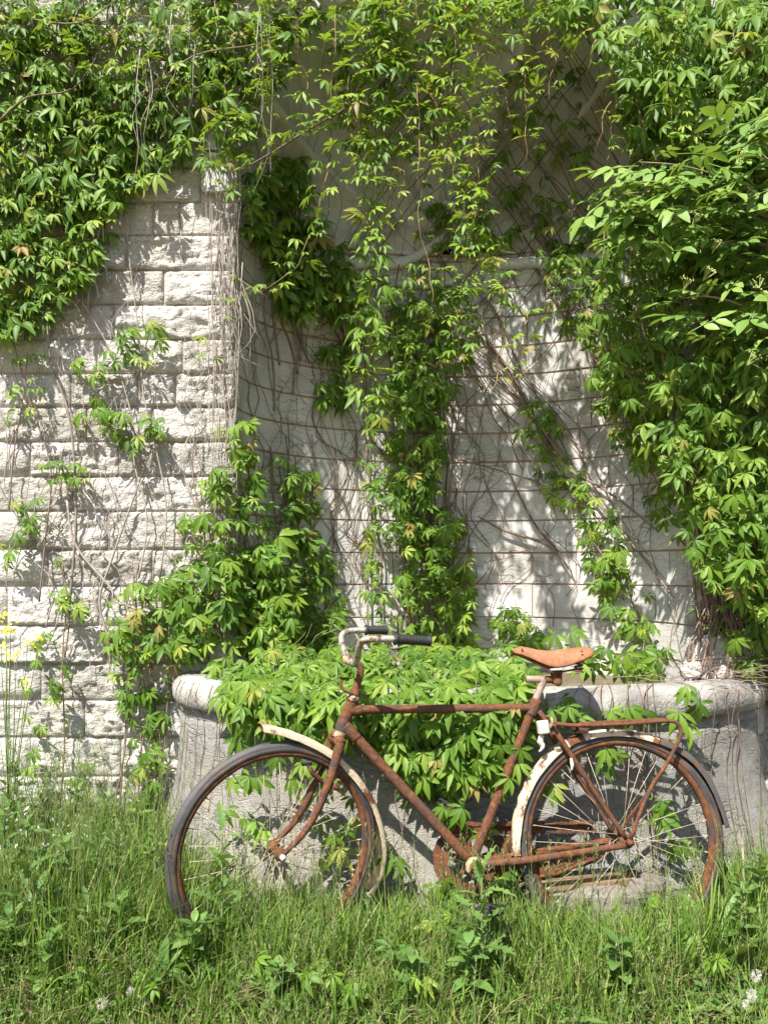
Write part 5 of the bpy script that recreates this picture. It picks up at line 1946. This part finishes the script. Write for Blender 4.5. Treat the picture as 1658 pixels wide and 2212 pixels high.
# yellow crucifer at the left edge
yb_ = gpt(20, 0, 2.95)
yr_ = empty('yellow_flower', yb_, 'tall thin weed with yellow flower clusters by the left edge of the wall', 'flower')
for x, y, sc in ((10, 1328, 1.1), (22, 1353, 1.35), (3, 1396, .9), (22, 1418, 1.2), (60, 1390, 1.0), (86, 1381, .7), (38, 1410, .5), (60, 1472, .8), (14, 1365, .8)):
    tp = P(x, y, 2.95 + U(-.05, .05)) - yb_
    mb = MB()
    tube(mb, smooth_path([Vector((U(-.03, .03), U(-.03, .03), .1)), Vector((tp.x * .3, 0, tp.z * .55)), Vector((tp.x * .8, tp.y, tp.z * .85)), tp], 4), [.0028, .0012], 4)
    mb.build('stem', M['greenstem'], yr_)
    mb = MB()
    for k in range(int(13 * sc)):
        p = tp + Vector((GA(0, .012), GA(0, .012), GA(0, .012))) * sc
        a0 = U(0, 6.28); n_ = Vector((GA(0, .5), -.6 + GA(0, .3), .8)).normalized(); fr_ = frame(n_, Vector((1, .1, 0)))
        for q in range(4):
            a = a0 + q * 1.571
            d = fr_ @ Vector((math.cos(a), math.sin(a), .35)); s = fr_ @ Vector((-math.sin(a), math.cos(a), 0))
            mb.add([p, p + d * .004 + s * .0026, p + d * .0066, p + d * .004 - s * .0026], [(0, 1, 2, 3)])
    mb.build('flower_head', M['yellow'], yr_, False)
for k in range(9):
    o = link('leaf', random.choice(DK), yr_)
    a = U(0, 6.28)
    o.matrix_basis = Matrix.Translation((U(-.02, .02), U(-.02, .02), U(.1, .6))) @ (frame(Vector((-math.cos(a) * .7, -math.sin(a) * .7, .7)), Vector((math.cos(a), math.sin(a), .6))) * U(.05, .09)).to_4x4()

# dandelion clocks
for px, py, d, lab in ((222, 2168, 2.0, 'round white dandelion clock at the lower left'), (282, 2142, 2.05, 'half-blown dandelion clock beside the round one at lower left'), (1632, 2108, 2.0, 'large dandelion clock at the right edge of the grass'), (1622, 2150, 1.98, 'smaller dandelion clock below the large one at the right edge'), (1610, 2170, 2.0, 'half-blown dandelion clock in the lower right corner')):
    tp = P(px, py, d)
    base = Vector((tp.x + U(-.02, .02), tp.y, 0))
    root = empty('dandelion_clock', base, lab, 'flower', 'dandelion clocks')
    mb = MB(); tube(mb, smooth_path([Vector((0, 0, 0)), Vector((U(-.01, .01), 0, tp.z * .5)), tp - base], 4), .0016, 5)
    mb.build('stem', M['greenstem'], root)
    mb = MB()
    rr = .013 if 'half' not in lab else .009
    for k in range(130 if rr > .015 else 50):
        dv = Vector((GA(0, 1), GA(0, 1), GA(0, 1))).normalized()
        s = dv.orthogonal().normalized(); t2 = dv.cross(s)
        e = (tp - base) + dv * rr
        mb.add([(tp - base) + dv * .003, e + s * .0003, e - s * .0003], [(0, 1, 2)])
        for q in range(5):
            a = q * 1.2566 + k
            v2 = (s * math.cos(a) + t2 * math.sin(a)) * .0042 + dv * .0022
            mb.add([e, e + v2 + t2 * .0004, e + v2 - t2 * .0004], [(0, 1, 2)])
    mb.build('seed_head', M['fluff'], root, False)

# tufts of taller grass and little creeper runners in the meadow
for i, (px, d, lab) in enumerate(((1535, 2.35, 'tall grass tuft below the rear mudguard tail'), (1500, 2.25, 'tall grass tuft in front of the rear wheel on the right'), (400, 2.35, 'tall grass tuft at the front of the front wheel'), (180, 2.7, 'tall grass tuft against the left wall'), (1620, 2.45, 'tall grass tuft at the right end of the basin'), (1180, 2.3, 'tall grass tuft between the crank and the rear wheel'), (760, 2.3, 'tall grass tuft behind the front mudguard end'))):
    root = empty('grass_tuft', gpt(px, 0, d), lab, 'grass', 'tall grass tufts')
    for k in range(34):
        h = U(.2, .42) * (1 if d > 2.3 else .8); a = U(0, 6.28); c_ = U(.1, .6); w = U(.0022, .0042)
        b = a + math.pi / 2 + GA(0, .4)
        mb = MB(); vs = []
        x0, y0 = GA(0, .02), GA(0, .02)
        for t in (0, .3, .6, .85):
            p = Vector((x0 + math.cos(a) * h * c_ * t * t, y0 + math.sin(a) * h * c_ * t * t, h * (t - .35 * c_ * t * t)))
            s = Vector((math.cos(b), math.sin(b), 0)) * w * (1 - .5 * t)
            vs += [p - s, p + s]
        vs.append(Vector((x0 + math.cos(a) * h * c_, y0 + math.sin(a) * h * c_, h * (1 - .35 * c_))))
        mb.add(vs, [(0, 1, 3, 2), (2, 3, 5, 4), (4, 5, 7, 6), (6, 7, 8)], 0.0)
        mb.build('blade', M['grass'], root)
for lab, spots in (('creeper runner with starry leaves in the bottom centre grass', [(740, 2130), (870, 2110), (900, 2140), (700, 2100), (850, 2060), (560, 2080), (650, 2120)]),
                   ('creeper runner low in the grass below the chain case', [(990, 1990), (960, 1960), (1005, 2030), (940, 2000), (1000, 2090), (985, 1945)]),
                   ('creeper runner in the grass right of the rear wheel', [(1350, 1990), (1400, 1960), (1480, 1960), (1440, 2010), (1560, 2000), (1500, 2040), (1380, 2030), (1530, 2080)]),
                   ('creeper runner climbing out of the grass in the bottom left', [(220, 2080), (300, 2105), (380, 2090), (330, 2140), (180, 2120)])):
    p0 = gpt(*spots[0])
    c = Creeper('creeper_runner', p0, lab, 'creeper', 'creeper runners in the grass')
    rp = []
    for x, y in spots:
        d = min(2.5, H * F / (y + 110 - HY))
        p = P(x, y, d)
        rp.append(Vector((p.x, p.y, p.z - .02)))
        for _ in range(2):
            c.leaf(p + Vector((U(-.03, .03), U(-.03, .03), U(-.01, .03))), (Vector((GA(0, .3), -.5, .8)), Vector((GA(0, 1), -.6, -.2))), U(.035, .058))
    c.stem([Vector((q.x, q.y, max(.01, q.z - .05))) for q in rp], [.0016, .001], 'greenstem', 4, 4)
    c.finish()

# dry leaf caught in the rear spokes
mb = MB()
leaflet(mb, 0, .085, .04, .5, .6)
o = mb.build('dry_leaf', M['dry'])
o.location = P(1330, 1788, 2.52); o.rotation_euler = (R(70), R(65), R(20))
tag(o, 'curled dry brown leaf caught in the rear wheel spokes', 'leaf')
